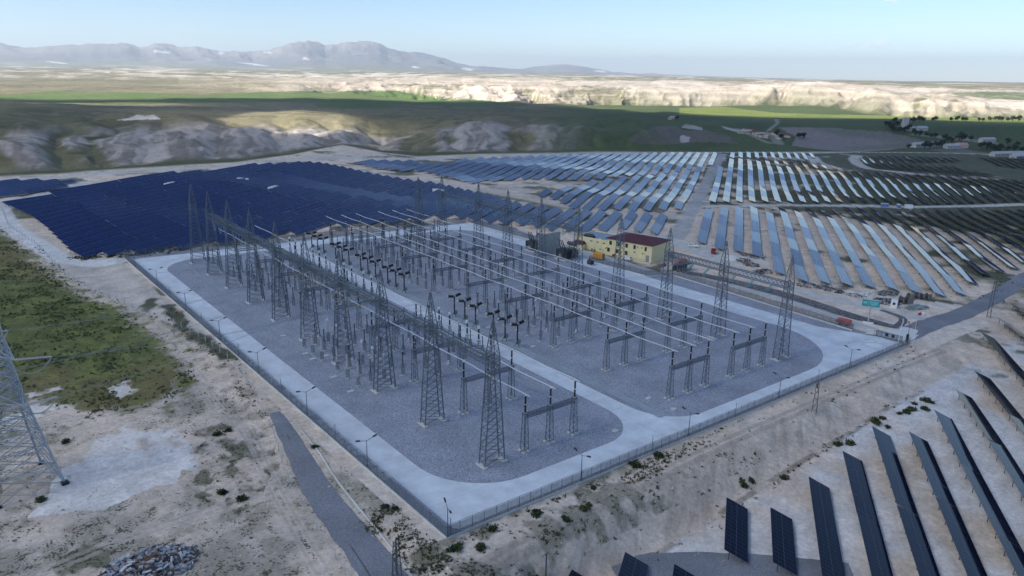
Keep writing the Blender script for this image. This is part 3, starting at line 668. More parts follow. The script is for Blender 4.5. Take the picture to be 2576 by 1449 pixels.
# concrete post fence outside, beside the gravel track
OUT = [(-25.4,352),(-27.4,309),(-23.2,264),(-21.8,209),(-18.1,184),(-13.8,167),(-9.1,146.5),(-6,133),(-3.5,118),(-2.4,98),(-3.0,86),(-5.2,73.4),(-6.9,61.5),(-8.9,50.7),(-11.6,40.7),(-13.4,33),(-14.8,24.5),(-15.8,16),(-16.6,7.4),(-18,-4)]
fo = empty('field_fence', (OUT[-1][0], OUT[-1][1], gz(*OUT[-1])), 0, 'leaning white concrete posts with wire beside the dark gravel track', 'fence')
base = np.array(fo.location)
mbp = MB(); mbp.bar((0, 0, -.2), (0, 0, 1.75), .15, .12); mbp.bar((0, 0, 1.7), (.25, 0, 2.05), .12, .08); CP = mbp.mesh('post', CONC)
mbw = MB(); prev = None; acc = 0; k = 0
for (a, b) in zip(OUT[:-1], OUT[1:]):
    L_ = math.hypot(b[0]-a[0], b[1]-a[1]); n = max(1, int(L_/4.6))
    for i in range(n):
        px, py = a[0]+(b[0]-a[0])*i/n, a[1]+(b[1]-a[1])*i/n; pz = gz(px, py)
        if k < 98:
            q = put('post', CP, fo, (px-base[0], py-base[1], pz-base[2]), math.atan2(b[1]-a[1], b[0]-a[0])+math.pi/2); q.rotation_euler = (random.uniform(-.06, .06), random.uniform(-.08, .08), q.rotation_euler[2])
        k += 1
        cur = np.array([px, py, pz])-base
        if prev is not None:
            for h in (.5, 1.0, 1.5): mbw.bar(prev+[0, 0, h], cur+[0, 0, h], .018)
        prev = cur
mbw.build('fence_wire', WIRE, fo)

# ------------------------------------------------------------------ lattice shapes
def lattice(mb, bx, by, tx, ty, z0, z1, n, leg, br, horiz=True, style='X'):
    def c(t): return bx+(tx-bx)*t, by+(ty-by)*t
    for sx in (-1, 1):
        for sy in (-1, 1): mb.bar((sx*bx, sy*by, z0), (sx*tx, sy*ty, z1), leg)
    for i in range(n):
        t0, t1 = i/n, (i+1)/n; a, b = c(t0), c(t1); za, zb = z0+(z1-z0)*t0, z0+(z1-z0)*t1
        for s in (-1, 1):
            f = (1, -1)[i % 2]
            mb.bar((-f*a[0], s*a[1], za), (f*b[0], s*b[1], zb), br); mb.bar((s*a[0], -f*a[1], za), (s*b[0], f*b[1], zb), br)
            if style == 'X':
                mb.bar((f*a[0], s*a[1], za), (-f*b[0], s*b[1], zb), br)
            if horiz and i:
                mb.bar((-a[0], s*a[1], za), (a[0], s*a[1], za), br); mb.bar((s*a[0], -a[1], za), (s*a[0], a[1], za), br)
def girder(L_, w, h, n, leg, br):
    """lattice girder along +Y from 0 to L_"""
    mb = MB()
    for sx in (-1, 1):
        for sz in (0, 1): mb.bar((sx*w/2, 0, sz*h), (sx*w/2, L_, sz*h), leg)
    for i in range(n):
        y0, y1 = L_*i/n, L_*(i+1)/n; f = i % 2
        for sx in (-1, 1):
            mb.bar((sx*w/2, y0, f*h), (sx*w/2, y1, (1-f)*h), br); mb.bar((sx*w/2, y0, (1-f)*h), (sx*w/2, y1, f*h), br)
        for sz in (0, 1):
            s = 1 if f else -1
            mb.bar((-s*w/2, y0, sz*h), (s*w/2, y1, sz*h), br); mb.bar((s*w/2, y0, sz*h), (-s*w/2, y1, sz*h), br); mb.bar((-w/2, y0, sz*h), (w/2, y0, sz*h), br)
    return mb
YK = [15.7, 37.2, 58.2, 79.3, 99.8, 120.3, 140.5, 160.3, 180, 199]
# gantry towers
def tower_parts():
    mb = MB(); lattice(mb, 2.5, .95, 1.05, .85, .25, 20, 13, .19, .085, False, 'X')
    lattice(mb, 1.05, .85, 1.05, .85, 20, 23, 3, .2, .10); body = mb.mesh('lattice_body', STEEL)
    mb = MB()
    for sx in (-1, 1):
        for sy in (-1, 1): mb.bar((sx*1.05, sy*.85, 23), (sx*.12, sy*.12, 30), .16, .10)
    for i in range(5):
        t0, t1 = i/5.5, (i+1)/5.5; a, b = 1.05-.95*t0, 1.05-.95*t1; a2, b2 = .85-.75*t0, .85-.75*t1; za, zb = 23+7*t0, 23+7*t1; f = (1, -1)[i % 2]
        for s in (-1, 1): mb.bar((-f*a, s*a2, za), (f*b, s*b2, zb), .08); mb.bar((s*a, -f*a2, za), (s*b, f*b2, zb), .08)
    mb.bar((0, 0, 29.6), (0, 0, 30.6), .08); peak = mb.mesh('earth_wire_peak', STEEL)
    mb = MB()
    for z in (20, 21.5, 23):
        pass
    mb.bevbox(-.55, .55, -1.5, 1.5, -.3, .32, .05); foot = mb.mesh('footing', CONC)
    return body, peak, foot
TB, TP, TF = tower_parts()
def gantry_tower(x, y, label, group):
    o = empty('gantry_tower', (x, y, yardz(x, y)+.1), 0, label, 'lattice tower', group)
    put('lattice_body', TB, o); put('earth_wire_peak', TP, o)
    for s in (-1, 1): put('footing', TF, o, (s*2.5, 0, 0))
    return o
def gantry_beam(x, y0, y1, label, group):
    z0, z1 = yardz(x, y0), yardz(x, y1)
    o = girder(y1-y0-2.0, 1.5, 1.7, 14, .14, .065).build('gantry_beam', STEEL); o.location = (x, y0+1.0, z0+20.9)
    o.rotation_euler = (math.atan2(z1-z0, y1-y0), 0, 0)
    return tag(o, label, 'lattice beam', group)
GX1, GX2 = 21.5, 125.7
for k, yy in enumerate(YK):
    gantry_tower(GX1, yy, f'{ordn(k)} lattice gantry tower from the front in the left gantry line'+(', standing alone without beam' if k == 9 else ''), 'left line of gantry towers')
    if k < 8: gantry_beam(GX1, yy, YK[k+1], f'{ordn(k)} lattice gantry beam from the front in the left gantry line', 'left line of gantry beams')
for k, yy in enumerate(YK):
    xx = GX2 if k < 9 else 110
    if k == 9: xx, yy = 111, 184
    if k == 8: xx, yy = 124.5, 186
    gantry_tower(xx, yy, f'{ordn(k)} lattice gantry tower from the front in the right gantry line', 'right line of gantry towers')
for k in (0, 1, 4, 5, 6, 7):
    gantry_beam(GX2-(.6 if k == 7 else 0), YK[k], YK[k+1] if k < 7 else 186, f'{ordn(k)} lattice gantry beam span from the front in the right gantry line', 'right line of gantry beams')

# ------------------------------------------------------------------ busbar supports and tubes
def col_mesh():
    mb = MB(); lattice(mb, .62, .62, .38, .38, .15, 8.4, 11, .11, .055, False, 'Z'); mb.box(-.5, .5, -.5, .5, 8.4, 8.55); return mb.mesh('lattice_column', STEEL)
def shed(prof_h, r, z0, n=0, k=8, o=(0, 0)):
    mb = MB(); prof = []
    n = n or int(prof_h/.16)
    for i in range(n):
        z = z0+prof_h*i/n; prof += [(z, r*.72), (z+prof_h/n*.35, r), (z+prof_h/n*.6, r*.72)]
    prof.append((z0+prof_h, r*.72)); mb.lathe(prof, k, (o[0], o[1], 0)); return mb
def ins_mesh(name, h, r, z0, m, bands=2):
    mb = MB(); seg = h/bands
    for b in range(bands): 
        s = shed(seg-.14, r, z0+b*seg+.07, 9, 8); n = len(mb.v); mb.v += s.v; mb.f += [tuple(i+n for i in f) for f in s.f]
    return mb.mesh(name, m, False)
LC = col_mesh(); INS42 = ins_mesh('insulator', 3.9, .24, 8.6, PORC, 2)
mb = MB()
for b in (8.58, 10.5, 12.48): mb.lathe([(b-.07, .2), (b+.07, .2)], 8)
INS42C = mb.mesh('insulator_flange', CABIN)
mb = MB()
for sx, sy in ((-.62, -.62), (.62, -.62), (.62, .62), (-.62, .62)): mb.bevbox(sx-.38, sx+.38, sy-.38, sy+.38, -.3, .3, .05)
F4M = mb.mesh('footing', CONC)
SETS = {'left': (30.0, 36.9, 43.9), 'middle': (76.5, 83.6, 90.6), 'right': (101.6, 108.9, 116.2)}
for sname, xs in SETS.items():
    cx = xs[1]; sl = math.atan2(SX*(xs[2]-xs[0]), xs[2]-xs[0])
    bm_ = girder(xs[2]-xs[0], .8, .8, 14, .11, .06)
    bm_.v = [(v[1], -v[0], v[2]) for v in bm_.v]; BM = bm_.mesh('cross_beam', STEEL)
    for k, yy in enumerate(YK):
        if sname == 'left' and k == 9: continue
        o = empty('busbar_support', (cx, yy, yardz(cx, yy)+.1), 0, f'three legged lattice busbar support, {ordn(k)} from the front in the {sname} busbar set', 'busbar support', 'busbar supports')
        for x in xs:
            dz = SX*(x-cx)
            put('lattice_column', LC, o, (x-cx, 0, dz)); put('footing', F4M, o, (x-cx, 0, dz)); i_ = put('insulator', INS42, o, (x-cx, 0, dz)); put('flange', INS42C, i_)
        b_ = put('cross_beam', BM, o, (xs[0]-cx, 0, 7.55+SX*(xs[0]-cx))); b_.rotation_euler = (0, -sl, 0)
for sname, xs in SETS.items():
    for j, x in enumerate(xs):
        y0, y1 = 14.3, (198 if sname == 'left' else 203); n = 24; mb = MB()
        pts = []
        for i in range(n*3+1):
            yy = y0+(y1-y0)*i/(n*3); u = (yy-15.7)/21.0; sag = .12*(1-math.cos(2*math.pi*u))
            pts.append((0, yy-y0, yardz(x, yy)-yardz(x, y0)-sag))
        mb.tube(pts, .098, 7); o = mb.build('busbar_tube', ALU); o.location = (x, y0, yardz(x, y0)+12.85)
        tag(o, f'long white busbar tube, {("left", "middle", "right")[j]} one of the {sname} set of three', 'busbar tube', 'busbar tubes')

# ------------------------------------------------------------------ bay equipment
mb = MB(); lattice(mb, .30, .30, .26, .26, .1, 2.9, 4, .08, .045, False, 'Z'); mb.box(-.34, .34, -.34, .34, 2.9, 3.0); ST29 = mb.mesh('lattice_stand', STEEL)
mb = MB(); mb.bevbox(-.5, .5, -.5, .5, -.2, .22, .05); FT1 = mb.mesh('footing', CONC)
PI1 = ins_mesh('insulator', 3.4, .16, 3.0, PORC, 2)
mb = MB(); mb.lathe([(6.4, .12), (6.55, .12)], 8); mb.bar((-.5, 0, 6.55), (.5, 0, 6.55), .07); CAP1 = mb.mesh('terminal', CABIN)
def post_insulator():
    o = empty('post_insulator', (0, 0, 0)); put('lattice_stand', ST29, o); put('footing', FT1, o); put('insulator', PI1, o); put('terminal', CAP1, o); return o
def pantograph():
    o = empty('pantograph_disconnector', (0, 0, 0)); put('lattice_stand', ST29, o); put('footing', FT1, o)
    mb = MB(); n = 0
    for dx, r in ((-.20, .17), (.24, .11)):
        for b in range(2):
            s = shed(1.5, r, 3.1+b*1.65, 9, 8, (dx, 0)); n = len(mb.v); mb.v += s.v; mb.f += [tuple(i+n for i in f) for f in s.f]
    mb.build('insulator', PORC, o)
    mb = MB(); mb.box(-.45, .5, -.22, .22, 6.4, 6.62); mb.bar((-.3, 0, 6.6), (-.7, .2, 7.4), .06); mb.bar((-.3, 0, 6.6), (-.7, -.2, 7.4), .06); mb.bar((-.7, .2, 7.4), (.1, 0, 8.3), .045); mb.bar((-.7, -.2, 7.4), (.1, 0, 8.3), .045); mb.build('scissor_arm', STEELD, o)
    mb = MB(); mb.bevbox(-.66, -.26, -.62, -.28, .35, 1.25, .04); mb.build('motor_box', CABIN, o)
    return o
def breaker():
    o = empty('circuit_breaker', (0, 0, 0))
    mb = MB()
    for a in range(3): mb.bar((.9*math.cos(a*2.094+.5), .9*math.sin(a*2.094+.5), .1), (.12*math.cos(a*2.094+.5), .12*math.sin(a*2.094+.5), 1.6), .13)
    mb.bar((0, 0, .9), (0, 0, 2.1), .32); mb.build('tripod_base', STEELD, o)
    mb = MB(); mb.bevbox(.22, .95, -.45, .35, 1.0, 2.2, .06); cb = mb.build('control_box', BOXG, o)
    i_ = put('pole_column', ins_mesh('pole_column', 4.6, .27, 2.1, PORC, 2), o)
    for s in (-1, 1):
        mb = MB(); pr = []
        n = 9; d = np.array([s*.97, 0, .20]); d /= np.linalg.norm(d); p0 = np.array([s*.42, 0, 6.95])
        pts, rad = [], []
        for i in range(n):
            for f, r in ((0, .36), (.35, .48), (.65, .36)): pts.append(p0+d*(2.0*(i+f)/n)); rad.append(r)
        mb.tube(pts, rad, 10); q = mb.build('interrupter', BLACK, o)
        mb = MB(); mb.tube([p0+d*2.0, p0+d*2.28], .26, 10); mb.tube([p0-d*.15, p0], .3, 10); mb.build('end_cap', CABIN, q)
    mb = MB(); mb.bevbox(-.45, .45, -.24, .24, 6.66, 7.15, .05); mb.build('head_casting', BOXG, o)
    return o
def arrester():
    o = empty('surge_arrester', (0, 0, 0)); mb = MB(); lattice(mb, .32, .32, .28, .28, .1, 2.4, 3, .08, .05, False, 'Z'); mb.build('lattice_stand', STEEL, o); put('footing', FT1, o)
    put('grey_column', ins_mesh('grey_column', 4.3, .23, 2.5, GREYP, 3), o)
    mb = MB(); mb.lathe([(6.75, .2), (6.95, .2)], 10); mb.tube([(.45*math.cos(i*.524), .45*math.sin(i*.524), 6.5) for i in range(13)], .03, 5); mb.build('grading_ring', STEEL, o)
    return o
def cvt():
    o = empty('voltage_transformer', (0, 0, 0)); mb = MB(); lattice(mb, .32, .32, .28, .28, .1, 2.3, 3, .08, .05, False, 'Z'); mb.build('lattice_stand', STEEL, o); put('footing', FT1, o)
    mb = MB(); mb.lathe([(2.3, .4), (2.35, .48), (2.95, .48), (3.05, .3)], 12); mb.build('oil_tank', BOXG, o)
    put('grey_column', ins_mesh('grey_column', 3.3, .25, 3.05, GREYP, 2), o)
    mb = MB(); mb.lathe([(6.35, .2), (6.45, .36), (6.85, .40), (7.1, .25), (7.15, .05)], 12); mb.build('round_head', CABIN, o)
    return o
BAYS = [(69.0, 'first'), (89.0, 'second'), (130.4, 'third'), (150.4, 'fourth'), (171.0, 'fifth'), (193.0, 'sixth')]
PH = (-5.6, 0, 5.6); PN = ('front', 'middle', 'rear')
_proto = {}
def place(kind, fn, x, y, rz, label, cat, group):
    if kind not in _proto: o = _proto[kind] = fn()
    else: o = copy_tree(_proto[kind])
    o.location = (x, y, yardz(x, y)+.1); o.rotation_euler = (0, 0, rz); tag(o, label, cat, group); return o
WIREM = {}
for bi, (yc, bn) in enumerate(BAYS):
    for pi, dy in enumerate(PH):
        yy = yc+dy; pn = PN[pi]
        place('cb', breaker, 67.4, yy, 0, f'black T headed circuit breaker, {pn} pole of the {bn} bay from the front', 'circuit breaker', 'circuit breakers')
        for sname, xs in SETS.items():
            if bi == 5 and sname == 'left': continue
            for j, x in enumerate(xs):
                tn = ('left', 'middle', 'right')[j]
                if j == (2-pi):
                    place('pt', pantograph, x, yy, random.uniform(-.05, .05), f'disconnector with white motor box under the {tn} tube of the {sname} busbar set, {bn} bay', 'disconnector', 'pantograph disconnectors')
                else:
                    place('pi', post_insulator, x-.2, yy, random.uniform(-.05, .05), f'dark post insulator, {pn} phase under {tn} tube, {sname} busbar set, {bn} bay', 'post insulator', 'post insulators on lattice stands')
        place('pi', post_insulator, 49.2, yy, 0, f'dark post insulator left of the middle road, {pn} phase of the {bn} bay', 'post insulator', 'post insulators on lattice stands')
        if bi < 2:
            place('sa', arrester, 17.3, yy, 0, f'grey surge arrester left of the gantry, {pn} one in the {bn} bay', 'surge arrester', 'grey surge arresters')
            place('vt', cvt, 24.4, yy, 0, f'grey voltage transformer with round head, {pn} one in the {bn} bay', 'voltage transformer', 'grey voltage transformers')
        place('pi', post_insulator, 20.8 if bi < 2 else 25.3, yy+.3, 0, f'dark post insulator beside the left gantry, {pn} phase of the {bn} bay', 'post insulator', 'post insulators on lattice stands')
        if bi in (0, 1, 2, 3):
            place('pi', post_insulator, 55.0, yy, 0, f'dark post insulator at the road edge, {pn} phase of the {bn} bay', 'post insulator', 'post insulators on lattice stands')
        # thin conductors between the apparatus of one phase
        mb = MB(); runs = [(17.3, 7), (24.4, 7.1), (30, 6.7), (36.9, 6.7), (43.9, 6.7), (49.2, 6.7), (55, 6.7), (64.9, 7.3)], [(69.9, 7.3), (76.4, 6.7), (83.5, 6.7), (90.5, 6.7), (101.5, 6.7), (108.8, 6.7), (116, 6.7)]
        for run in runs:
            for (xa, ha), (xb, hb_) in zip(run[:-1], run[1:]):
                pts = [(xa+(xb-xa)*t-17.3, 0, ha+(hb_-ha)*t-.5*4*t*(1-t)*.5+SX*(xa+(xb-xa)*t-17.3)) for t in (0, .25, .5, .75, 1)]
                mb.tube(pts, .022, 4, False)
        o = mb.build('conductor', WIRE); o.location = (17.3, yy, yardz(17.3, yy)+.1)
        tag(o, f'thin wire run joining the apparatus of the {pn} phase in the {bn} bay', 'conductor', 'conductors along the bays')
# current transformers beside the breakers of the two front bays
def ct():
    o = empty('current_transformer', (0, 0, 0)); mb = MB(); lattice(mb, .34, .34, .3, .3, .1, 2.2, 3, .08, .05, False, 'Z'); mb.build('lattice_stand', STEEL, o); put('footing', FT1, o)
    put('insulator', ins_mesh('insulator', 3.2, .27, 2.4, PORC, 2), o)
    mb = MB(); mb.lathe([(2.2, .4), (2.4, .4)], 10); mb.lathe([(5.6, .3), (5.7, .45), (6.3, .45), (6.45, .3)], 10); mb.build('head', CABIN, o); return o
for bi, (yc, bn) in enumerate(BAYS):
    for pi, dy in enumerate(PH):
        place('ct', ct, 58.2-.3, yc+dy, 0, f'current transformer with pale head beside the middle road, {PN[pi]} phase of the {bn} bay', 'current transformer', 'current transformers')
# insulator strings and jumper loops at the gantries
def istring(m, L_=3.4, twin=True):
    mb = MB()
    for dy in ((-.22, .22) if twin else (0,)):
        pts, rad = [], []
        n = 16
        for i in range(n):
            for f, r in ((0, .05), (.3, .15), (.6, .05)): pts.append((L_*(i+f)/n, dy, -.28*math.sin(math.pi*.5*(i+f)/n))); rad.append(r)
        mb.tube(pts, rad, 6)
    return mb.mesh('insulator_string', m)
IST, ISG = istring(GLASS), istring(GOLD, 6.2)
def jumper(w, h, n=2):
    mb = MB()
    for k in range(n):
        pts = [(0, -w/2+w*t, -h*4*t*(1-t)*(.9+.1*math.sin(6*t))) for t in [i/12 for i in range(13)]]
        mb.tube([(p[0]+.25*k, p[1], p[2]) for p in pts], .035, 5, False)
    return mb.mesh('jumper_loop', mat('pale jumper tube', (.28, .42, .46), .4, .3))
JL = jumper(3.6, 4.2)
def string_set(gx, k, j, y, side, me, label, group, loop):
    z = yardz(gx, y)+21.0
    o = empty('insulator_string', (gx+side*.75, y, z), 0 if side > 0 else math.pi, label, 'insulator string', group)
    put('glass_discs', me, o)
    if loop: put('jumper_loop', JL, o, (-.75, 0, -.1))
    return o
for k in range(8):
    ya, yb = YK[k], YK[k+1]
    for j in range(3):
        y = ya+(yb-ya)*(.22+.28*j); pn = PN[j]
        string_set(GX1, k, j, y, 1, IST, f'teal insulator string, {pn} one right of the {ordn(k)} left gantry beam', 'teal insulator strings', k >= 5)
        if k in (2, 3):
            string_set(GX1, k, j, y, -1, ISG, f'yellowed insulator string, {pn} one left of the {ordn(k)} left gantry beam', 'yellowed insulator strings', True)
for k in (0, 1, 4, 5, 6, 7):
    ya, yb = YK[k], (YK[k+1] if k < 7 else 186)
    for j in range(3):
        y = ya+(yb-ya)*(.22+.28*j); o = string_set(GX2, k, j, y, -1, IST, f'teal insulator string, {PN[j]} one hanging from the {ordn(k)} right gantry beam', 'teal insulator strings', k > 3)
        o.rotation_euler = (0, R(-22), math.pi); o.rotation_euler = (0, R(24), math.pi)

# small drain covers on the gravel and tyre marks at the gate
mb = MB(); mb.bevbox(-.75, .75, -.55, .55, -.1, .16, .03); DC = mb.mesh('drain_cover', CONC)
for i, p in enumerate(PX(800, 860, 5.152, [(150, 645), (490, 915), (800, 948), (600, 995), (920, 1265)])+PX(1000, 1125, 2.574, [(2065, 358), (2315, 110), (2505, 195), (70, 60)])+PX(1250, 780, 5.152, [(1605, 1215), (930, 925)])):
    g = G(*p); o = put('drain_cover', DC, None, (g[0], g[1], yardz(g[0], g[1])+.1), .1)
    tag(o, f'small pale drain cover on the gravel, {ordn(i)} counted from the left yard to the right', 'drain cover', 'drain covers on the gravel')
TYR = mat('tyre rubber marks', (.33, .36, .39), .85)
k8 = lambda L: PX(2300, 800, 5.152, L)
for i, q in enumerate(([(1130, 1040), (1190, 1080), (1260, 1110), (1400, 1140), (1520, 1100)], [(1190, 1010), (1300, 1000), (1380, 1040), (1330, 1060)], [(1150, 1090), (1240, 1050), (1400, 1060), (1560, 1120)], [(930, 1070), (1000, 1050), (1120, 1030), (1260, 1060)])):
    ribbon('road_markings', k8(q), .3, TYR, 'dark curved tyre marks on the concrete by the gate', .075, .8)
ribbon('road_edge', [(-6.6, 50), (-8.6, 38), (-11, 26), (-12.6, 15), (-13.6, 5), (-15.2, -5), (-18, -18)], .35, STEELD, 'dark drain line along the gravel track', .17, 2., True)
ribbon('road_edge', [(-3.4, 50), (-4.6, 38), (-6.2, 27.5), (-7.2, 16.5), (-8.0, 6), (-9.2, -4), (-11, -16)], .45, PALEM, 'pale kerb along the gravel track', .17, 2., True)

def cloud_mat(name, dens):
    m = bpy.data.materials.new(name); m.use_nodes = True; nt = m.node_tree; nt.nodes.clear(); L = nt.links
    out = nt.nodes.new('ShaderNodeOutputMaterial'); tr = nt.nodes.new('ShaderNodeBsdfTransparent'); di = nt.nodes.new('ShaderNodeBsdfDiffuse'); tl = nt.nodes.new('ShaderNodeBsdfTranslucent')
    di.inputs[0].default_value = (.97, .97, .97, 1); tl.inputs[0].default_value = (.90, .945, 1., 1)
    m1 = nt.nodes.new('ShaderNodeMixShader'); m1.inputs[0].default_value = .95 if dens is None else .2; L.new(di.outputs[0], m1.inputs[1]); L.new(tl.outputs[0], m1.inputs[2])
    m2 = nt.nodes.new('ShaderNodeMixShader'); L.new(tr.outputs[0], m2.inputs[1]); L.new(m1.outputs[0], m2.inputs[2])
    if dens is None:
        a = nt.nodes.new('ShaderNodeAttribute'); a.attribute_name = 'thickness'; L.new(a.outputs['Fac'], m2.inputs[0])
    else: m2.inputs[0].default_value = dens
    L.new(m2.outputs[0], out.inputs[0]); return m

# ------------------------------------------------------------------ solar rows
def panel_mat(nm='solar glass', base=(.004, .016, .088), lc=(.22, .25, .31, 1), sp_=.38):
    m = bpy.data.materials.new(nm); m.use_nodes = True; nt = m.node_tree; L = nt.links; b = nt.nodes['Principled BSDF']
    uv = nt.nodes.new('ShaderNodeUVMap'); uv.uv_map = 'UVMap'; sp = nt.nodes.new('ShaderNodeSeparateXYZ'); L.new(uv.outputs[0], sp.inputs[0])
    def mth(op, p, q=0.):
        n = nt.nodes.new('ShaderNodeMath'); n.operation = op
        for i, v in enumerate((p, q)):
            if isinstance(v, (int, float)): n.inputs[i].default_value = v
            else: L.new(v, n.inputs[i])
        return n.outputs[0]
    def line(src, per, wid):
        f = mth('FRACT', mth('DIVIDE', src, per)); return mth('LESS_THAN', mth('MULTIPLY', mth('ABSOLUTE', mth('SUBTRACT', f, .5)), -1.), -.5+wid/per/2)
    u, v = sp.outputs[0], sp.outputs[1]
    ln = mth('MAXIMUM', line(u, 1.14, .032), line(v, 2.3, .06))
    half = mth('MULTIPLY', line(mth('ADD', v, 1.15), 2.3, .035), .35)
    k = mth('MAXIMUM', ln, half)
    cell = nt.nodes.new('ShaderNodeTexWhiteNoise'); cell.noise_dimensions = '2D'
    cb = nt.nodes.new('ShaderNodeCombineXYZ'); L.new(mth('FLOOR', mth('DIVIDE', u, 1.14)), cb.inputs[0]); L.new(mth('FLOOR', mth('DIVIDE', v, 2.3)), cb.inputs[1]); L.new(cb.outputs[0], cell.inputs['Vector'])
    mr = nt.nodes.new('ShaderNodeMapRange'); L.new(cell.outputs['Value'], mr.inputs[0]); mr.inputs[3].default_value = .8; mr.inputs[4].default_value = 1.2
    vm = nt.nodes.new('ShaderNodeVectorMath'); vm.operation = 'SCALE'; vm.inputs[0].default_value = base; L.new(mr.outputs[0], vm.inputs['Scale'])
    mx = nt.nodes.new('ShaderNodeMix'); mx.data_type = 'RGBA'; L.new(k, mx.inputs[0]); L.new(vm.outputs[0], mx.inputs[6]); mx.inputs[7].default_value = lc
    L.new(mx.outputs[2], b.inputs['Base Color']); b.inputs['Roughness'].default_value = .07; b.inputs['IOR'].default_value = 1.34
    b.inputs['Specular IOR Level'].default_value = sp_
    b.inputs['Coat Weight'].default_value = .0
    return m
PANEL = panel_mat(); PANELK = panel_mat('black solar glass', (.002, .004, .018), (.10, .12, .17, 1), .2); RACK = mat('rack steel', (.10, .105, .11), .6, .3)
PW = 4.6; TL = 27.4
def solar_row(s, t0, t1, label, group, coarse=False, lo=.75, TILT=R(16.5), legs=False):
    L_ = t1-t0; n = max(1, round(L_/TL)); seg = L_/n
    tv = np.concatenate([[t0+seg*i+.06, t0+seg*(i+1)-.06] for i in range(n)])
    xs, ys = to_xy(np.full(tv.shape, s), tv); zs = hgt(xs, ys)
    dz = [0.]*n
    ox, oy, oz = xs[0], ys[0], zs[0]
    o = empty('solar_panel_row', (ox, oy, oz), 0, label, 'solar panels', group)
    hw = PW*math.cos(TILT)/2; rise = PW*math.sin(TILT)
    V, Fc, UV = [], [], []
    for i in range(n):
        a, b = 2*i, 2*i+1
        jz = random.uniform(-.03, .03)
        P = []; jt = random.uniform(-.10, .10)
        for q in (a, b):
            for ds, hz in ((-hw, lo+rise+jt), (hw, lo)):
                x_, y_ = xs[q]+ds*ST-ox, ys[q]-ds*CT-oy; P.append((x_, y_, zs[q]-oz+hz+jz))
        A, B, C, D = P  # A high at t0, B low at t0, C high t1, D low t1
        k = len(V); dn = .05
        V += [A, B, D, C]+[(p[0], p[1], p[2]-dn) for p in (A, B, D, C)]
        u0, u1 = seg*i, seg*(i+1)-.28
        for f, uvs in (((0, 1, 2, 3), ((u0, PW), (u0, 0), (u1, 0), (u1, PW))), ((7, 6, 5, 4), None), ((0, 4, 5, 1), None), ((1, 5, 6, 2), None), ((2, 6, 7, 3), None), ((3, 7, 4, 0), None)):
            Fc.append(tuple(k+j for j in f)); UV += list(uvs) if uvs else [(.57, 1.)]*4
    me = bpy.data.meshes.new('panel_deck'); me.from_pydata(V, [], Fc); l = me.uv_layers.new(name='UVMap'); l.data.foreach_set('uv', [c for q in UV for c in q])
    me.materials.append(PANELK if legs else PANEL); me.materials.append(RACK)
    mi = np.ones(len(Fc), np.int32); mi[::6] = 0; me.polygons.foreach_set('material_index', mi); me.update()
    put('panel_deck', me, o)
    mb = MB(); st = 5.2 if not coarse else 9.
    m_ = max(2, int(L_/st)+1); tt = np.linspace(t0+.9, t1-.9, m_); px, py = to_xy(np.full(tt.shape, s), tt); pz = hgt(px, py)
    for i in range(m_):
        si = min(n-1, int((tt[i]-t0)/seg)); f = (tt[i]-(t0+seg*si))/seg; zd = zs[2*si]*(1-f)+zs[2*si+1]*f
        for ds in ((-hw*.55, hw*.55) if not coarse else (-hw*.4,)):
            x_, y_ = px[i]+ds*ST-ox, py[i]-ds*CT-oy; zt = zd-oz+lo+rise*(.5-ds/(2*hw))-.05
            if legs:
                q = MB(); q.bar((x_, y_, pz[i]-oz-.3), (x_, y_, zt), .14); q.build('leg', RACK, o)
            else: mb.bar((x_, y_, pz[i]-oz-.3), (x_, y_, zt), .14)
        if not coarse: 
            x0_, y0_ = px[i]-hw*.9*ST-ox, py[i]+hw*.9*CT-oy; x1_, y1_ = px[i]+hw*.9*ST-ox, py[i]-hw*.9*CT-oy
            mb.bar((x0_, y0_, zd-oz+lo+rise*.95-.1), (x1_, y1_, zd-oz+lo+rise*.05-.1), .1)
    mb.build('support_frame', RACK, o)
    return o
def rows_in(poly_st, s_list, mk, minlen=13., coarse=False):
    c = 0
    for s in s_list:
        xs = []
        n = len(poly_st)
        for i in range(n):
            (s0, t0), (s1, t1) = poly_st[i], poly_st[(i+1) % n]
            if (s0 > s) != (s1 > s): xs.append(t0+(t1-t0)*(s-s0)/(s1-s0))
        xs.sort()
        for a, b in zip(xs[::2], xs[1::2]):
            if b-a > minlen: mk(s, a, b, c); c += 1
    return c
def stp(pts, lift=1.3): return [to_st(*G(*p, lift)[:2]) for p in pts]
q3 = lambda L: [(1717.4+.3336*a, .3336*b) for a, b in L]
q6 = lambda L: [(1717.4+.3336*a, 483.5+.3336*b) for a, b in L]
PITCH = 8.42
nrow = 0
# right field, front and rear blocks
front = q6([(-40, 372), (0, 378), (85, 362), (150, 388), (195, 420), (265, 428), (330, 442), (400, 447), (465, 448), (540, 452), (615, 558), (690, 588), (780, 645), (870, 668), (945, 668), (1030, 690), (1110, 680), (1190, 703), (1280, 700), (1360, 716), (1455, 710), (1535, 735), (1640, 728), (1715, 756), (1820, 755), (1900, 778), (2080, 787), (2170, 702), (2270, 632), (2510, 577), (2574, 547), (2800, 470)])
rear_edge = [(2740, 518), (2576, 524), (2285, 529), (2150, 524), (2050, 523), (1917, 523), (1790, 527), (1752, 534), (1738, 545)]
PF = stp(front+rear_edge, 1.)
S4 = [28.2+PITCH*i for i in range(34)]
def mk(s, a, b, c):
    global nrow; nrow += 1
    i = round((s-28.2)/PITCH); solar_row(s, a, b, f'pale solar row of the front right block, {ordn(i)} from the field track', 'solar rows of the right field')
rows_in(PF, S4, mk)
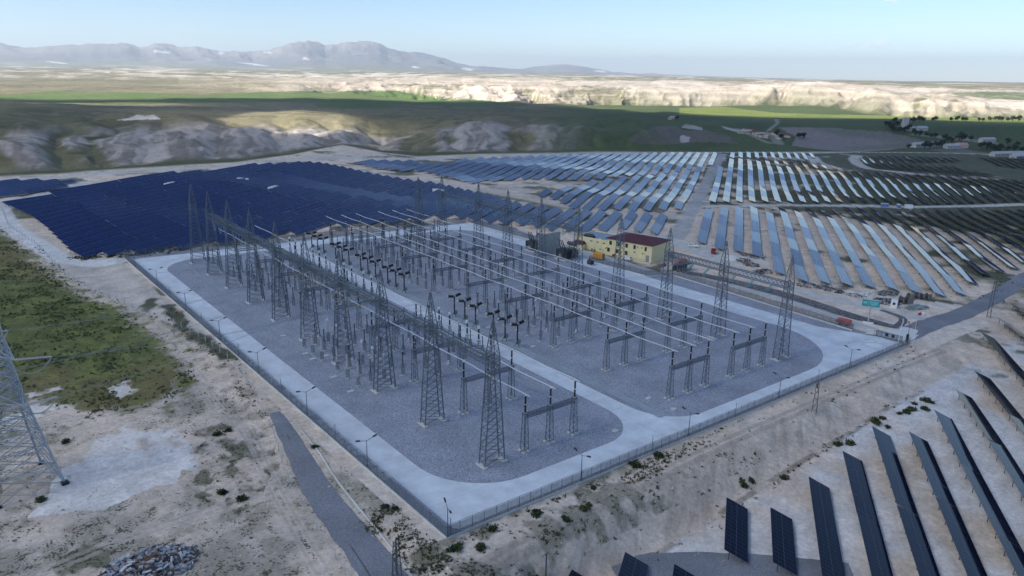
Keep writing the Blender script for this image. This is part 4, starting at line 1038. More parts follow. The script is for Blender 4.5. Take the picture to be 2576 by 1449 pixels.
back = [(1765, 512), (1795, 507), (1917, 507), (2050, 508), (2150, 508), (2285, 512), (2576, 506), (2740, 500), (2740, 462), (2576, 455), (2485, 450), (2385, 441), (2218, 437), (2151, 431), (2118, 425), (2090, 420), (2061, 414), (2045, 402), (2051, 389), (1940, 386), (1861, 386), (1834, 388), (1812, 425), (1785, 470)]
PB = stp(back, 1.)
def mk(s, a, b, c):
    global nrow; nrow += 1
    i = round((s-28.2)/PITCH); solar_row(s, a, b, f'solar row behind the cross track, {ordn(i+1)} from the field track', 'solar rows of the right field', True)
rows_in(PB, [28.2-PITCH+PITCH*i for i in range(36)], mk)
# centre fields left of the field track
C2 = [(884, 413), (942, 407), (1042, 408), (1059, 414), (1125, 412), (1192, 402), (1359, 395), (1526, 389), (1717, 387), (1806, 387), (1792, 408), (1785, 420), (1480, 457), (1390, 456), (1309, 454), (1209, 460), (1176, 466), (1130, 450), (1059, 434), (999, 433), (940, 425)]
def mk(s, a, b, c):
    global nrow; nrow += 1
    i = round((18.5-s)/PITCH); solar_row(s, a, b, f'blue solar row, {ordn(i)} left of the field track, upper centre field', 'solar rows of the centre field', True)
rows_in(stp(C2, 1.), [18.5-PITCH*i for i in range(34)], mk)
C3 = [(1316, 485), (1362, 494), (1406, 504), (1433, 523), (1470, 529), (1540, 526), (1603, 531), (1640, 528), (1693, 528), (1716, 523), (1738, 487), (1782, 424), (1790, 420), (1480, 462), (1420, 478), (1360, 482)]
def mk(s, a, b, c):
    global nrow; nrow += 1
    i = round((18.5-s)/PITCH); solar_row(s, a, b, f'blue solar row, {ordn(i)} left of the field track, lower centre field', 'solar rows of the centre field')
rows_in(stp(C3, 1.), [18.5-PITCH*i for i in range(20)], mk)
# large left field
C1 = [(8, 514), (100, 494), (200, 479), (330, 456), (420, 441), (560, 434), (640, 419), (770, 414), (815, 416), (905, 436), (990, 453), (1100, 467), (1226, 489), (1309, 514), (1426, 529), (1540, 535), (1600, 536), (1693, 544), (1690, 555), (1646, 588), (1600, 582), (1562, 574), (1520, 582), (1470, 586), (1420, 580), (1376, 578), (1320, 566), (1266, 563), (1200, 556), (1146, 547), (1100, 549), (1059, 553), (1000, 560), (942, 563), (859, 567), (780, 582), (700, 596), (620, 606), (540, 614), (480, 618), (420, 630), (300, 640), (190, 645), (150, 605), (120, 575), (80, 545), (45, 528)]
def mk(s, a, b, c):
    global nrow; nrow += 1
    i = round((4.5-s)/PITCH); solar_row(s, a, b, f'deep blue row of the large left field, {ordn(i)} out from the control building', 'solar rows of the left field', i > 25, .75, R(24))
rows_in(stp(C1, 1.), [4.5-PITCH*i for i in range(42)], mk)
C0 = [(-60, 462), (0, 460), (120, 458), (190, 459), (180, 468), (90, 487), (0, 503), (-60, 512)]
def mk(s, a, b, c):
    global nrow; nrow += 1
    solar_row(s, a, b, f'blue solar row of the small far left field, {ordn(c)} from its right end', 'solar rows of the far left field', True)
rows_in(stp(C0, 1.), [-330-PITCH*i for i in range(10)], mk)
def mk(s, a, b, c):
    global nrow; nrow += 1
    solar_row(s, a, b, f'dark edge on solar row of the far right field, {ordn(c)} from its left', 'solar rows of the far right fields', True)
rows_in(stp(q3([(1320, 1198), (1450, 1172), (2050, 1192), (2100, 1215), (2030, 1228), (1700, 1236), (1720, 1246), (2060, 1254), (2350, 1330), (2300, 1342), (2000, 1312), (1480, 1283), (1330, 1230)]), 1.), [28.2+PITCH*i for i in range(8, 60)], mk)
def mk(s, a, b, c):
    global nrow; nrow += 1
    solar_row(s, a, b, f'dark solar row beyond the grey road at the right edge, {ordn(c)} from its left end', 'solar rows of the far right fields', True)
rows_in(stp(q3([(2200, 1188), (2650, 1198), (2650, 1300), (2300, 1240)]), 1.), [28.2+PITCH*i for i in range(20, 75)], mk)
# near rows at the lower right
NEAR = [((330, 855), 3, 16.4), ((660, 930), 3, 16.4), ((948, 700), 3, 33), ((1205, 503), 3, 70), ((1425, 320), 3, 95), ((1705, 360), 3, 105), ((1895, 195), 3, 125), ((2055, 40), 3, 140)]
pts = [(PX(2000, 1125, 2.574, [p])[0], l) for p, _, l in NEAR]+[(q6([p])[0], l) for p, l in (((2200, 1345), 145), ((2245, 1050), 150), ((2365, 940), 150), ((2470, 835), 150), ((2600, 760), 150))]
NL_ = ['leftmost short', 'second short', 'third, medium length', 'fourth, long', 'fifth, long', 'sixth, long', 'seventh, long', 'eighth, long', 'ninth, long', 'tenth, long', 'eleventh, long', 'twelfth, long', 'last, far right']
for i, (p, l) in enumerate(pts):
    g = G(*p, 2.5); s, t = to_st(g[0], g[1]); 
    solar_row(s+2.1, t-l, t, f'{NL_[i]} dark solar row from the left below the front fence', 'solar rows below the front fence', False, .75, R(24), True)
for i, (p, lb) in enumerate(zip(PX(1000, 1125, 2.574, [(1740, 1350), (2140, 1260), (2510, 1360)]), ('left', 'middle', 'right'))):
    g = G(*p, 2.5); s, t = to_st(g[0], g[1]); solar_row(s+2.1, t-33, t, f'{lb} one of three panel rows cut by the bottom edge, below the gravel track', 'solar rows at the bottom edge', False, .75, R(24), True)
print('ROWS', nrow)

# ------------------------------------------------------------------ street lamps and poles
LAMPM = mat('lamp pole paint', (.16, .19, .22), .5, .3)
mb = MB(); mb.tube([(0, 0, 0), (0, 0, 5.5)], [.11, .07], 8); mb.box(-.2, .2, -.2, .2, 0, .25); LP = mb.mesh('pole', LAMPM)
mb = MB()
for s in (-1, 1): mb.tube([(0, 0, 5.3), (s*.5, 0, 5.55), (s*1.5, 0, 5.85)], .05, 6)
LA = mb.mesh('arm', LAMPM)
mb = MB(); mb.bar((1.4, 0, 5.86), (2.25, 0, 6.05), .26); mb.bar((1.5, 0, 5.83), (2.15, 0, 5.98), .2); LH = mb.mesh('lamp_head', mat('dark lamp housing', (.03, .035, .04), .4))
def lamp(x, y, rz, label):
    o = empty('street_lamp', (x, y, yardz(x, y)+.05), rz, label, 'street lamp', 'double armed lamps along the fence')
    put('pole', LP, o); put('arm', LA, o); put('lamp_head', LH, o); put('lamp_head', LH, o, None, math.pi)
nm = ['nearest', 'second', 'third', 'fourth', 'fifth', 'sixth', 'seventh']
for i, yy in enumerate((28.6, 56, 84.5, 112.9, 143.7, 175.4, 205)): lamp(.75, yy, 0, f'{nm[i]} double armed lamp along the west fence')
lamp(.45, .45, R(70), 'double armed lamp at the near corner of the fence')
for i, xx in enumerate((31.6, 64.6, 100.6, 136.3)): lamp(xx, .6, math.pi/2, f'{nm[i]} double armed lamp along the front fence')
for i, (xx, yy) in enumerate(((157, 60), (157, 90), (157, 122))): lamp(xx+5.4, yy, 0, f'{nm[i]} double armed lamp along the east road')
lamp(173.5, 1.2, R(30), 'double armed lamp outside the gate beside the flagpoles')
mb = MB(); mb.tube([(0, 0, 0), (0, 0, 3.6)], .06, 6); CCP = mb.mesh('pole', LAMPM)
mb = MB(); mb.bar((0, -.05, 3.55), (0, .45, 3.5), .16); CCH = mb.mesh('camera_head', CABIN)
for i, (xx, yy) in enumerate(((1.0, .4), (52.3, .5), (82, .5), (119, .4), (.6, 42), (.6, 70), (.6, 98), (.6, 128), (.6, 160), (.6, 218), (30, 218.4), (60, 218.4), (95, 218.4))):
    o = empty('camera_pole', (xx, yy, yardz(xx, yy)), 0, 'slim pole with a small camera '+['at the near corner', 'on the front fence between the first two lamps', 'on the front fence beyond the second lamp', 'on the front fence before the last lamp', 'beyond the nearest west lamp', 'beyond the second west lamp', 'beyond the third west lamp', 'beyond the fourth west lamp', 'beyond the fifth west lamp', 'at the far west corner', 'at the left of the back fence', 'in the middle of the back fence', 'at the right of the back fence'][i], 'camera pole', 'camera poles along the fence')
    put('pole', CCP, o); put('camera_head', CCH, o)
def small_mast(p, h, label, arms=True):
    g = G(*p); o = empty('lattice_mast', g, .4, label, 'lattice mast')
    mb = MB(); lattice(mb, .55, .55, .28, .28, -.2, h, max(5, int(h/1.3)), .10, .05, False, 'X'); mb.build('lattice_body', STEELD, o)
    if arms:
        mb = MB(); mb.bar((-1.4, 0, h-.6), (1.4, 0, h-.6), .14)
        mb.bar((-1.4, 0, h-.6), (0, 0, h-1.4), .07); mb.bar((1.4, 0, h-.6), (0, 0, h-1.4), .07); a = mb.build('cross_arm', STEELD, o)
        for x in (-1.3, 0, 1.3):
            mb = MB(); mb.lathe([(h-.5, .08), (h-.2, .12), (h, .06)], 6, (x, 0, 0)); mb.build('insulator', PORC, a)
small_mast(PX(2000, 1125, 2.574, [(990, 215)])[0], 7.6, 'short lattice power mast on the cut slope outside the front fence')
small_mast(PX(2000, 563, 2.574, [(2305, 945)])[0], 13.5, 'tall lattice power mast beside the access road', False)
small_mast(PX(1000, 1125, 2.574, [(420, 1470)])[0], 6.8, 'short lattice mast beside the gravel track at the bottom edge', False)
g = G(1373, 1449); mb = MB(); mb.tube([(0, 0, -1), (0, 0, 4.4)], .12, 7); mb.bar((-.9, 0, 4.2), (.5, 0, 4.3), .08); o = mb.build('wooden_pole', STEELD); o.location = g; tag(o, 'dark pole with a small cross arm at the bottom edge', 'pole')

# ------------------------------------------------------------------ transmission pylon at the left edge
PYS = mat('bright galvanised steel', (.36, .40, .44), .4, .45, .2, 3.)
PCX, PCY = -53.0, 60.0
pz = gz(PCX, PCY)
o = empty('transmission_pylon', (PCX, PCY, pz), R(12), 'large galvanised lattice pylon with red top at the left edge', 'pylon'); o.scale = (1, 1, .83)
def pyl(z): return np.interp(z, [0, 20, 26, 31, 40, 46], [5.4, 2.5, 2.0, 1.4, 1.0, .15])
mb = MB(); zl = [0, 5, 9.5, 13.5, 17, 20, 22.5, 25, 27.5, 30]
for a, b in zip(zl[:-1], zl[1:]):
    wa, wb = pyl(a), pyl(b)
    for sx in (-1, 1):
        for sy in (-1, 1): mb.bar((sx*wa, sy*wa, a), (sx*wb, sy*wb, b), .34 if a < 20 else .26)
    for s in (-1, 1):
        for f in (-1, 1):
            mb.bar((-f*wa, s*wa, a), (f*wb, s*wb, b), .15); mb.bar((s*wa, -f*wa, a), (s*wb, f*wb, b), .15)
            wm, zm = (wa+wb)/2, (a+b)/2
            mb.bar((f*wm, s*wm, zm), (0, s*wa, a), .09); mb.bar((s*wm, f*wm, zm), (s*wa, 0, a), .09); mb.bar((f*wm, s*wm, zm), (0, s*wb, b), .10); mb.bar((s*wm, f*wm, zm), (s*wb, 0, b), .10)
        mb.bar((-wb, s*wb, b), (wb, s*wb, b), .14); mb.bar((s*wb, -wb, b), (s*wb, wb, b), .14)
mb.build('lattice_body', PYS, o)
mb = MB(); zl = [30, 32.5, 35, 37.5, 40]
for a, b in zip(zl[:-1], zl[1:]):
    wa, wb = pyl(a), pyl(b)
    for sx in (-1, 1):
        for sy in (-1, 1): mb.bar((sx*wa, sy*wa, a), (sx*wb, sy*wb, b), .22)
    for s in (-1, 1):
        for f in (-1, 1): mb.bar((-f*wa, s*wa, a), (f*wb, s*wb, b), .11); mb.bar((s*wa, -f*wa, a), (s*wb, f*wb, b), .11)
mb.build('upper_lattice', PYS, o)
mb = MB(); zl = [40, 42, 44, 46.5]
for a, b in zip(zl[:-1], zl[1:]):
    wa, wb = pyl(a), pyl(b)
    for sx in (-1, 1):
        for sy in (-1, 1): mb.bar((sx*wa, sy*wa, a), (sx*wb, sy*wb, b), .22)
    for s in (-1, 1): mb.bar((-wa, s*wa, a), (wb, s*wb, b), .12); mb.bar((s*wa, -wa, a), (s*wb, wb, b), .12)
rt = mb.build('red_peak', mat('red aviation paint', (.42, .03, .02), .5), o)
for zz in (21.5, 31.5):
    w = pyl(zz)
    for sy in (-1, 1):
        mb = MB(); tip = np.array([0, sy*9.5, zz+.9])
        for sx in (-1, 1):
            mb.bar((sx*w, sy*w, zz), tip, .18); mb.bar((sx*w, sy*w, zz+2.4), tip, .16)
            for t in (.25, .5, .75): mb.bar(np.array([sx*w, sy*w, zz])*(1-t)+tip*t, np.array([sx*w, sy*w, zz+2.4])*(1-t)+tip*t, .09); mb.bar(np.array([sx*w, sy*w, zz])*(1-t)+tip*t, np.array([-sx*w, sy*w, zz])*(1-t)+tip*t, .08)
        mb.build('cross_arm', PYS, o)
for sx in (-1, 1):
    for sy in (-1, 1):
        mb = MB(); mb.bevbox(sx*5.4-.6, sx*5.4+.6, sy*5.4-.6, sy*5.4+.6, -.6, .35, .08); mb.build('footing', BLACK, o)
def wire(p, q, sag, r, n=24):
    return [tuple(np.array(p)*(1-t)+np.array(q)*t-np.array([0, 0, sag*4*t*(1-t)])) for t in [i/n for i in range(n+1)]]
# spans from the pylon to the left gantry, each with its own string
ca, sa_ = math.cos(R(12)), math.sin(R(12))
ends = []
for zz, sy in ((32.4, 1), (22.4, 1), (22.4, -1), (32.4, -1), (46.4, 0)):
    lx, ly = 0, sy*9.5; ends.append(np.array([PCX+lx*ca-ly*sa_, PCY+lx*sa_+ly*ca, pz+zz*.83]))
tg = [(GX1-7, 89+5, 20.8), (GX1-7, 89-5, 20.8), (GX1-7, 69+2, 20.8), (GX1-7, 69-5, 20.8), (GX1, 79.3, 30.6)]
for i, (e, t_) in enumerate(zip(ends, tg)):
    q = np.array([t_[0], t_[1], yardz(t_[0], t_[1])+t_[2]]); nmk = ['upper rear', 'lower rear', 'lower front', 'upper front', 'topmost thin'][i]
    e2 = e.copy()
    if i < 4:
        d = (q-e)/np.linalg.norm(q-e); ln = 5.5
        mb = MB()
        for dy in (-.25, .25):
            n = 22; pts, rad = [], []
            for k in range(n):
                for f, r in ((0, .06), (.3, .17), (.6, .06)): pts.append(tuple(d*ln*(k+f)/n+np.array([0, 0, -.5*(k+f)/n])+np.array([-d[1], d[0], 0])*dy)); rad.append(r)
            mb.tube(pts, rad, 6)
        s_o = mb.build('insulator_string', GREYP); s_o.location = e; tag(s_o, f'grey twin insulator string, {nmk} one on the pylon', 'insulator string', 'pylon insulator strings'); e2 = e+d*ln+np.array([0, 0, -.5])
        mb = MB()
        for k in (-.3, .3):
            a0 = e2+np.array([0, k, 0])-e2; b0 = np.array([-6.5, -1.5*(1 if e[1] > PCY else -1), .3]); 
            mb.tube([tuple(a0*(1-t)+b0*t-np.array([0, 0, 3.4*4*t*(1-t)*.8])) for t in [j/14 for j in range(15)]], .05, 5, False)
        jo = mb.build('jumper_cable', WIRE); jo.location = e2; tag(jo, f'looped jumper cable hanging under the {nmk} pylon arm', 'jumper cable', 'pylon jumper cables')
    mb = MB()
    for k in ((-.25, .25) if i < 4 else (0,)):
        w_ = wire(e2-e2+np.array([0, k, 0]), q-e2+np.array([0, k, 0]), 1.6, .05); mb.tube(w_, .026 if i < 4 else .02, 5, False)
    wo = mb.build('conductor', mat('bright conductor', (.30, .34, .35), .4, .5)); wo.location = e2; tag(wo, f'twin power line from the {nmk} pylon arm to the left gantry' if i < 4 else 'thin earth wire from the pylon top to a gantry peak', 'power line', 'power lines to the gantry')

# ------------------------------------------------------------------ control building
CREAM = mat('cream render', (.72, .63, .36), .85, 0, .06, .6); MAROON = mat('maroon roof sheet', (.085, .018, .022), .6, 0, .2, 1.5, .2)
WIN = mat('dark window glass', (.02, .022, .026), .12); FRAME = mat('window frame', (.10, .10, .105), .5); BLUEROOF = mat('blue grey roof membrane', (.22, .28, .36), .6, 0, .12, .5)
bu = unit([-7.5, 38.6]); ang_b = math.atan2(bu[1], bu[0])-math.pi/2
BX, BY = 179.3, 109.8; BZ = yardz(BX, BY)
o = empty('control_building', (BX, BY, BZ), ang_b, 'cream two storey control building with maroon hipped roof', 'building')
LM, DM, HM = 22.6, 16.0, 7.8
mb = MB(); mb.box(0, DM, 0, LM, -1.5, HM); mb.build('main_wall', CREAM, o)
mb = MB()
for k in range(7):
    yy = LM*k/6; mb.box(-.14, -.003, max(0, yy-.28), min(LM, yy+.28), -.5, HM-.5)
mb.box(-.2, -.003, 0, LM, HM-.5, HM-.01); mb.build('pilaster', CREAM, o)
mb = MB(); e = .55; rh = 2.0; v0 = HM+.02
P = [(-e, -e, v0), (DM+e, -e, v0), (DM+e, LM+e, v0), (-e, LM+e, v0), (DM/2, DM/2*.95, v0+rh), (DM/2, LM-DM/2*.95, v0+rh)]
mb.v = P+[(p[0], p[1], p[2]-.22) for p in P[:4]]; mb.f = [(0, 1, 4), (1, 2, 5, 4), (2, 3, 5), (3, 0, 4, 5), (0, 6, 7, 1), (1, 7, 8, 2), (2, 8, 9, 3), (3, 9, 6, 0), (9, 8, 7, 6)]
rf = mb.build('roof', MAROON, o)
def window(par, yc, zc, w, h, x=-.003, name='window'):
    mb = MB(); t = .09
    for a in ((yc-w/2, yc+w/2, zc-h/2, zc-h/2+t), (yc-w/2, yc+w/2, zc+h/2-t, zc+h/2)): mb.box(x-.12, x, *a)
    for a in ((yc-w/2, yc-w/2+t), (yc+w/2-t, yc+w/2), (yc-.04, yc+.04)): mb.box(x-.12, x, a[0], a[1], zc-h/2+t, zc+h/2-t)
    f = mb.build(name, FRAME, par); mb = MB(); mb.box(x-.06, x-.002, yc-w/2+.02, yc+w/2-.02, zc-h/2+.02, zc+h/2-.02); mb.build('pane', WIN, f)
for fr in (.09, .27, .45, .63, .86): window(o, LM*(1-fr), 5.9, 1.25, 1.75)
for fr in (.05, .25, .45): window(o, LM*(1-fr), 2.7, 1.25, 1.75)
for fr in (.64, .82): window(o, LM*(1-fr), 3.7, 1.3, .5, name='vent')
for fr in (.69, .78): window(o, LM*(1-fr), 6.1, .4, .6, name='vent')
mb = MB(); mb.box(-.12, -.002, 1.2, 2.7, .6, 3.3); mb.build('door', mat('grey steel door', (.24, .25, .26), .5), o)
mb = MB(); mb.box(-2.0, -.01, -.5, 13.5, -.6, .6); mb.v += [(-2.0, 13.5, .6), (-.01, 13.5, .6), (-.01, 18, -.1), (-2.0, 18, -.1)]; k = len(mb.v); mb.f.append((k-4, k-1, k-2, k-3)); mb.build('ramp', mat('ramp render', (.58, .54, .42), .85, 0, .1, .8), o)
mb = MB()
for i in range(12): mb.bar((-1.9, .2+i*1.2, .6), (-1.9, .2+i*1.2, 1.55), .05)
mb.bar((-1.9, 0, 1.55), (-1.9, 13.5, 1.55), .06); mb.bar((-1.9, 0, 1.1), (-1.9, 13.5, 1.1), .04); mb.build('railing', STEEL, o)
# low wing
LW = 16.8; HW_ = 6.2
mb = MB(); mb.box(.6, DM-1, LM+.01, LM+LW, -1.5, HW_-.35)
wing = mb.build('wing_wall', CREAM, o)
mb = MB(); w = .35
mb.box(.45, .45+w, LM+.02, LM+LW+.1, HW_-.349, HW_+.25); mb.box(DM-1.2, DM-1.2+w, LM+.02, LM+LW+.1, HW_-.349, HW_+.25); mb.box(.81, DM-1.21, LM+LW-w, LM+LW+.1, HW_-.349, HW_+.24)
for k in range(1, 5): mb.box(.46, .59, LM+LW*k/5-.2, LM+LW*k/5+.2, -.5, HW_-.36)
mb.build('parapet', CREAM, o)
mb = MB(); mb.box(.82, DM-1.22, LM+.03, LM+LW-w-.01, HW_-.347, HW_-.1); wr = mb.build('wing_roof', BLUEROOF, o)
mb = MB(); mb.bevbox(1.2, 3.2, LM+8.2, LM+13.2, HW_-.09, HW_+.9, .05); mb.bevbox(3.6, 5.4, LM+10.5, LM+14.2, HW_-.09, HW_+.9, .05); mb.build('rooftop_unit', mat('black roof unit', (.02, .02, .022), .5), wr)
mb = MB(); mb.bevbox(1.5, 2.3, LM+4.4, LM+5.2, HW_-.09, HW_+.45, .05); mb.build('roof_hatch', CABIN, wr)
for k in range(3): window(o, LM+LW*(.10+.2*k)+.1, 5.0, 1.2, .42, .597, 'vent')
for yy in (6.2, 7.6): 
    mb = MB(); mb.box(.3, .597, LM+yy, LM+yy+.6, .5, 1.6); mb.build('wall_cabinet', FRAME, o)
mb = MB(); mb.box(-2.6, .59, LM+LW-5.6, LM+LW+.6, -1.2, 3.3); pb = mb.build('porch_wall', CREAM, o)
mb = MB(); a, b, c, d = -2.9, .45, LM+LW-5.9, LM+LW+.9
mb.v = [(a, c, 3.31), (b, c, 3.31), (b, d, 3.31), (a, d, 3.31), (b-.1, c+1.2, 4.5), (b-.1, d-1.2, 4.5), (b, c, 3.4), (b, d, 3.4)]; mb.f = [(0, 1, 4), (3, 0, 4, 5), (2, 3, 5), (1, 2, 5, 4), (3, 2, 1, 0)]; mb.build('porch_roof', MAROON, o)
window(o, LM+LW-2.4, 2.2, 1.1, .45, -2.6, 'vent')
# extinguisher cabinet etc
lx, ly = -.9, LM*.80
mb = MB(); mb.bevbox(lx-.45, lx+.45, ly-.6, ly+.6, -.4, 1.3, .05); q = mb.build('hydrant_cabinet', mat('dark red cabinet', (.16, .02, .02), .5)); q.location = o.location; q.rotation_euler = (0, 0, ang_b); tag(q, 'dark red cabinet against the cream wall behind the white car', 'cabinet')

# ------------------------------------------------------------------ transformers and fire wall
TG = mat('olive grey transformer paint', (.045, .052, .05), .5, 0, .25, 1.); TGD = mat('dark radiator paint', (.028, .033, .033), .5, 0, .2, 1.)
def transformer(x, y, label):
    o = empty('power_transformer', (x, y, yardz(x, y)+.1), 0, label, 'transformer', 'power transformers')
    mb = MB(); mb.bevbox(-2.8, 4.2, -1.9, 1.9, .7, 4.3, .15); mb.box(-2.9, 4.3, -2.0, 2.0, 4.3, 4.5); mb.build('tank', TG, o)
    mb = MB(); mb.box(-3.6, 5.2, -3.4, 3.4, -.3, .45); mb.build('plinth', CONC, o)
    for sy in (-1, 1):
        for j in range(2):
            mb = MB(); x0 = -2.6+j*3.5
            for i in range(9): mb.bevbox(x0+i*.34, x0+i*.34+.16, sy*2.05 if sy > 0 else -3.5, sy*3.5 if sy > 0 else -2.05, .9, 4.2, .03)
            mb.bar((x0, sy*2.6, 4.1), (x0+3, sy*2.6, 4.1), .22); mb.bar((x0, sy*2.6, 1.1), (x0+3, sy*2.6, 1.1), .22); mb.build('radiator', TGD, o)
    mb = MB(); mb.tube([(3.4, -2.3, 6.2), (3.4, 2.3, 6.2)], .85, 14); mb.build('conservator', TG, o)
    mb = MB(); mb.bar((3.4, -1.5, 4.5), (3.4, -1.5, 5.5), .2); mb.bar((3.4, 1.5, 4.5), (3.4, 1.5, 5.5), .2); mb.bar((2.4, 0, 4.4), (3.2, 0, 5.8), .2); mb.build('bracket', TGD, o)
    for i, yy in enumerate((-1.3, .1, 1.5)):
        mb = MB(); d = unit([-.38, (.10, 0, -.05)[i], 1]); p0 = np.array([-1.6, yy, 4.5]); pts, rad = [], []
        for k in range(14):
            for f, r in ((0, .17), (.4, .26), (.7, .17)): pts.append(p0+d*(4.6*(k+f)/14)); rad.append(r*(1-.25*k/14))
        mb.tube(pts, rad, 8); mb.build('bushing', PORC, o)
        mb = MB(); mb.lathe([(4.5, .45), (5.0, .45), (5.2, .3)], 10, (-1.6, yy, 0)); mb.build('turret', TG, o)
        mb = MB(); mb.lathe([(4.5, .16), (4.8, .22), (5.9, .12)], 8, (1.2, yy, 0)); mb.build('low_bushing', GREYP, o)
    mb = MB(); mb.bevbox(-3.5, -2.85, -.8, .8, 1.0, 2.6, .04); mb.build('control_box', BOXG, o)
transformer(150.8, 152.2, 'dark power transformer beyond the concrete fire wall')
transformer(152.2, 133.8, 'dark power transformer in front of the fire wall, nearer the building')
mb = MB(); mb.box(144.8, 157.2, 142.9, 143.5, yardz(151, 143)-.3, yardz(151, 143)+9.6)
for k in range(4): mb.box(144.7, 157.3, 142.86, 143.54, yardz(151, 143)+1.8+k*2.1, yardz(151, 143)+1.86+k*2.1)
tag(mb.build('fire_wall', mat('cast grey concrete', (.36, .355, .34), .9, 0, .12, .8, .2)), 'tall grey concrete fire wall between the two transformers', 'wall')
o = empty('auxiliary_transformer', (154.5, 121.5, yardz(154.5, 121.5)), 0, 'small green grey auxiliary transformer inside the yard fence', 'transformer')
mb = MB(); mb.bevbox(-1, 1, -.9, .9, .4, 2.0, .08)
mb.build('tank', TG, o); mb = MB()
for i in range(7): mb.bevbox(-.9+i*.27, -.78+i*.27, -1.4, -.92, .5, 1.9, .02)
mb.build('radiator', TGD, o); mb = MB(); mb.box(-1.3, 1.3, -1.6, 1.3, -.3, .39); mb.build('plinth', CONC, o)
for x in (-.6, 0, .6): mb = MB(); mb.lathe([(2.0, .1), (2.3, .14), (2.8, .06)], 6, (x, .3, 0)); mb.build('bushing', PORC, o)

# ------------------------------------------------------------------ vehicles, containers and yard clutter
def car(x, y, rz, label):
    o = empty('parked_car', (x, y, gz(x, y)+.06), rz, label, 'car', 'white parked cars')
    W2 = .93
    prof = [(-2.25, .45), (-2.3, .75), (-2.15, 1.02), (-1.2, 1.10), (-.55, 1.62), (.9, 1.68), (1.75, 1.6), (2.2, 1.1), (2.28, .6), (2.2, .40)]
    mb = MB(); n = len(prof)
    for s in (-1, 1):
        for (px, pz_) in prof: mb.v.append((px, s*(W2-(.14 if pz_ > 1.2 else 0)), pz_))
    mb.f = [tuple(range(n)), tuple(range(2*n-1, n-1, -1))]+[((i+1) % n, i, n+i, n+(i+1) % n) for i in range(n)]
    mb.build('body', mat('white car paint', (.80, .81, .82), .25, 0), o)
    for s in (-1, 1):
        mb = MB(); yv = s*(W2-.02); g_ = [(-.95, 1.13), (-.5, 1.54), (.85, 1.58), (1.6, 1.52), (1.85, 1.13)]
        k = [( p[0], s*((W2 if p[1] < 1.2 else W2-.135)+.006), p[1]) for p in g_]; mb.v = k; mb.f = [tuple(range(5))]; mb.build('side_window', WIN, o)
    mb = MB(); mb.v = [(-1.18, -.78, 1.13), (-1.18, .78, 1.13), (-.60, .70, 1.60), (-.60, -.70, 1.60)]; mb.v = [(p[0]-.03, p[1], p[2]+.02) for p in mb.v]; mb.f = [(0, 1, 2, 3)]; mb.build('windscreen', WIN, o)
    mb = MB(); mb.v = [(2.17, -.74, 1.16), (2.17, .74, 1.16), (1.80, .70, 1.56), (1.80, -.70, 1.56)]; mb.v = [(p[0]+.02, p[1], p[2]+.01) for p in mb.v]; mb.f = [(0, 1, 2, 3)]; mb.build('rear_window', WIN, o)
    mb = MB()
    for s in (-1, 1): mb.bar((-.4, s*.66, 1.74), (1.6, s*.66, 1.72), .05)
    mb.build('roof_rail', BLACK, o)
    for px in (-1.42, 1.42):
        for s in (-1, 1):
            mb = MB(); mb.tube([(px, s*.72, .36), (px, s*.96, .36)], .36, 14); w_ = mb.build('wheel', mat('tyre rubber', (.015, .015, .016), .8), o)
            mb = MB(); mb.tube([(px, s*.955, .36), (px, s*.975, .36)], .2, 10); mb.build('rim', ALU, w_)
    for s in (-1, 1):
        mb = MB(); mb.bevbox(-2.3, -2.16, s*.66-.2, s*.66+.2, .78, .95, .02); mb.build('headlight', CABIN, o)
car(175.0, 119.5, ang_b+R(90-12)+R(180), 'white car parked in front of the control building')
car(222.3, 120.9, R(118), 'white car parked on the dirt road below the solar rows')
YEL = mat('yellow generator paint', (.62, .30, .015), .45, 0, .1, 1.5)
o = empty('generator_set', (164.8, 126.6, yardz(164.8, 126.6)+.1), ang_b, 'yellow enclosed generator set beside the control building', 'generator')
mb = MB(); mb.bevbox(-1.2, 1.2, -2.4, 2.4, .35, 2.75, .08); mb.build('canopy', YEL, o)
mb = MB(); mb.box(-1.25, 1.25, -2.5, 2.5, 0, .34); mb.build('base_frame', BLACK, o)
for z in (.7, 1.4, 2.1): mb = MB(); mb.box(-.9, .9, -2.44, -2.403, z, z+.5); mb.build('louvre', FRAME, o)
for y_ in (-1.2, 0, 1.2): mb = MB(); mb.box(-1.235, -1.203, y_-.55, y_+.55, .6, 2.4); mb.build('side_door', mat('yellow door paint', (.56, .26, .012), .45), o)
RUST = mat('orange container paint', (.50, .075, .02), .5, 0, .15, 1.2)
def container(x, y, rz, Lx, label, m, name='shipping_container'):
    o = empty(name, (x, y, gz(x, y)+.1), rz, label, 'container')
    mb = MB(); mb.bevbox(-Lx/2, Lx/2, -1.2, 1.2, .05, 2.6, .04)
    n = int(Lx/.35)
    for s in (-1, 1):
        for i in range(n): mb.box(-Lx/2+.15+i*.35, -Lx/2+.30+i*.35, s*1.2 if s > 0 else -1.235, s*1.235 if s > 0 else -1.2, .2, 2.45)
    mb.build('box', m, o)
    for s in (-1, 1): mb = MB(); mb.box(-Lx/2-.04, -Lx/2-.003, min(s*.05, s*1.1), max(s*.05, s*1.1), .2, 2.45); d_ = mb.build('door', m, o); mb = MB(); mb.bar((-Lx/2-.07, s*.5, .2), (-Lx/2-.07, s*.5, 2.4), .05); mb.build('lock_bar', CABIN, d_)
    return o
container(188.2, 101.3, R(4)+math.pi*0, 6.2, 'orange shipping container beside the control building corner', RUST)
o = empty('timber_kiosk', (181.8, 95.4, gz(181.8, 95.4)+.12), R(-10), 'dark open kiosk with pale posts beside the orange container', 'kiosk')
mb = MB(); mb.box(-4.2, 4.2, -1.7, 1.7, 2.7, 2.95); mb.build('roof', mat('dark slate roof', (.05, .06, .075), .6), o)
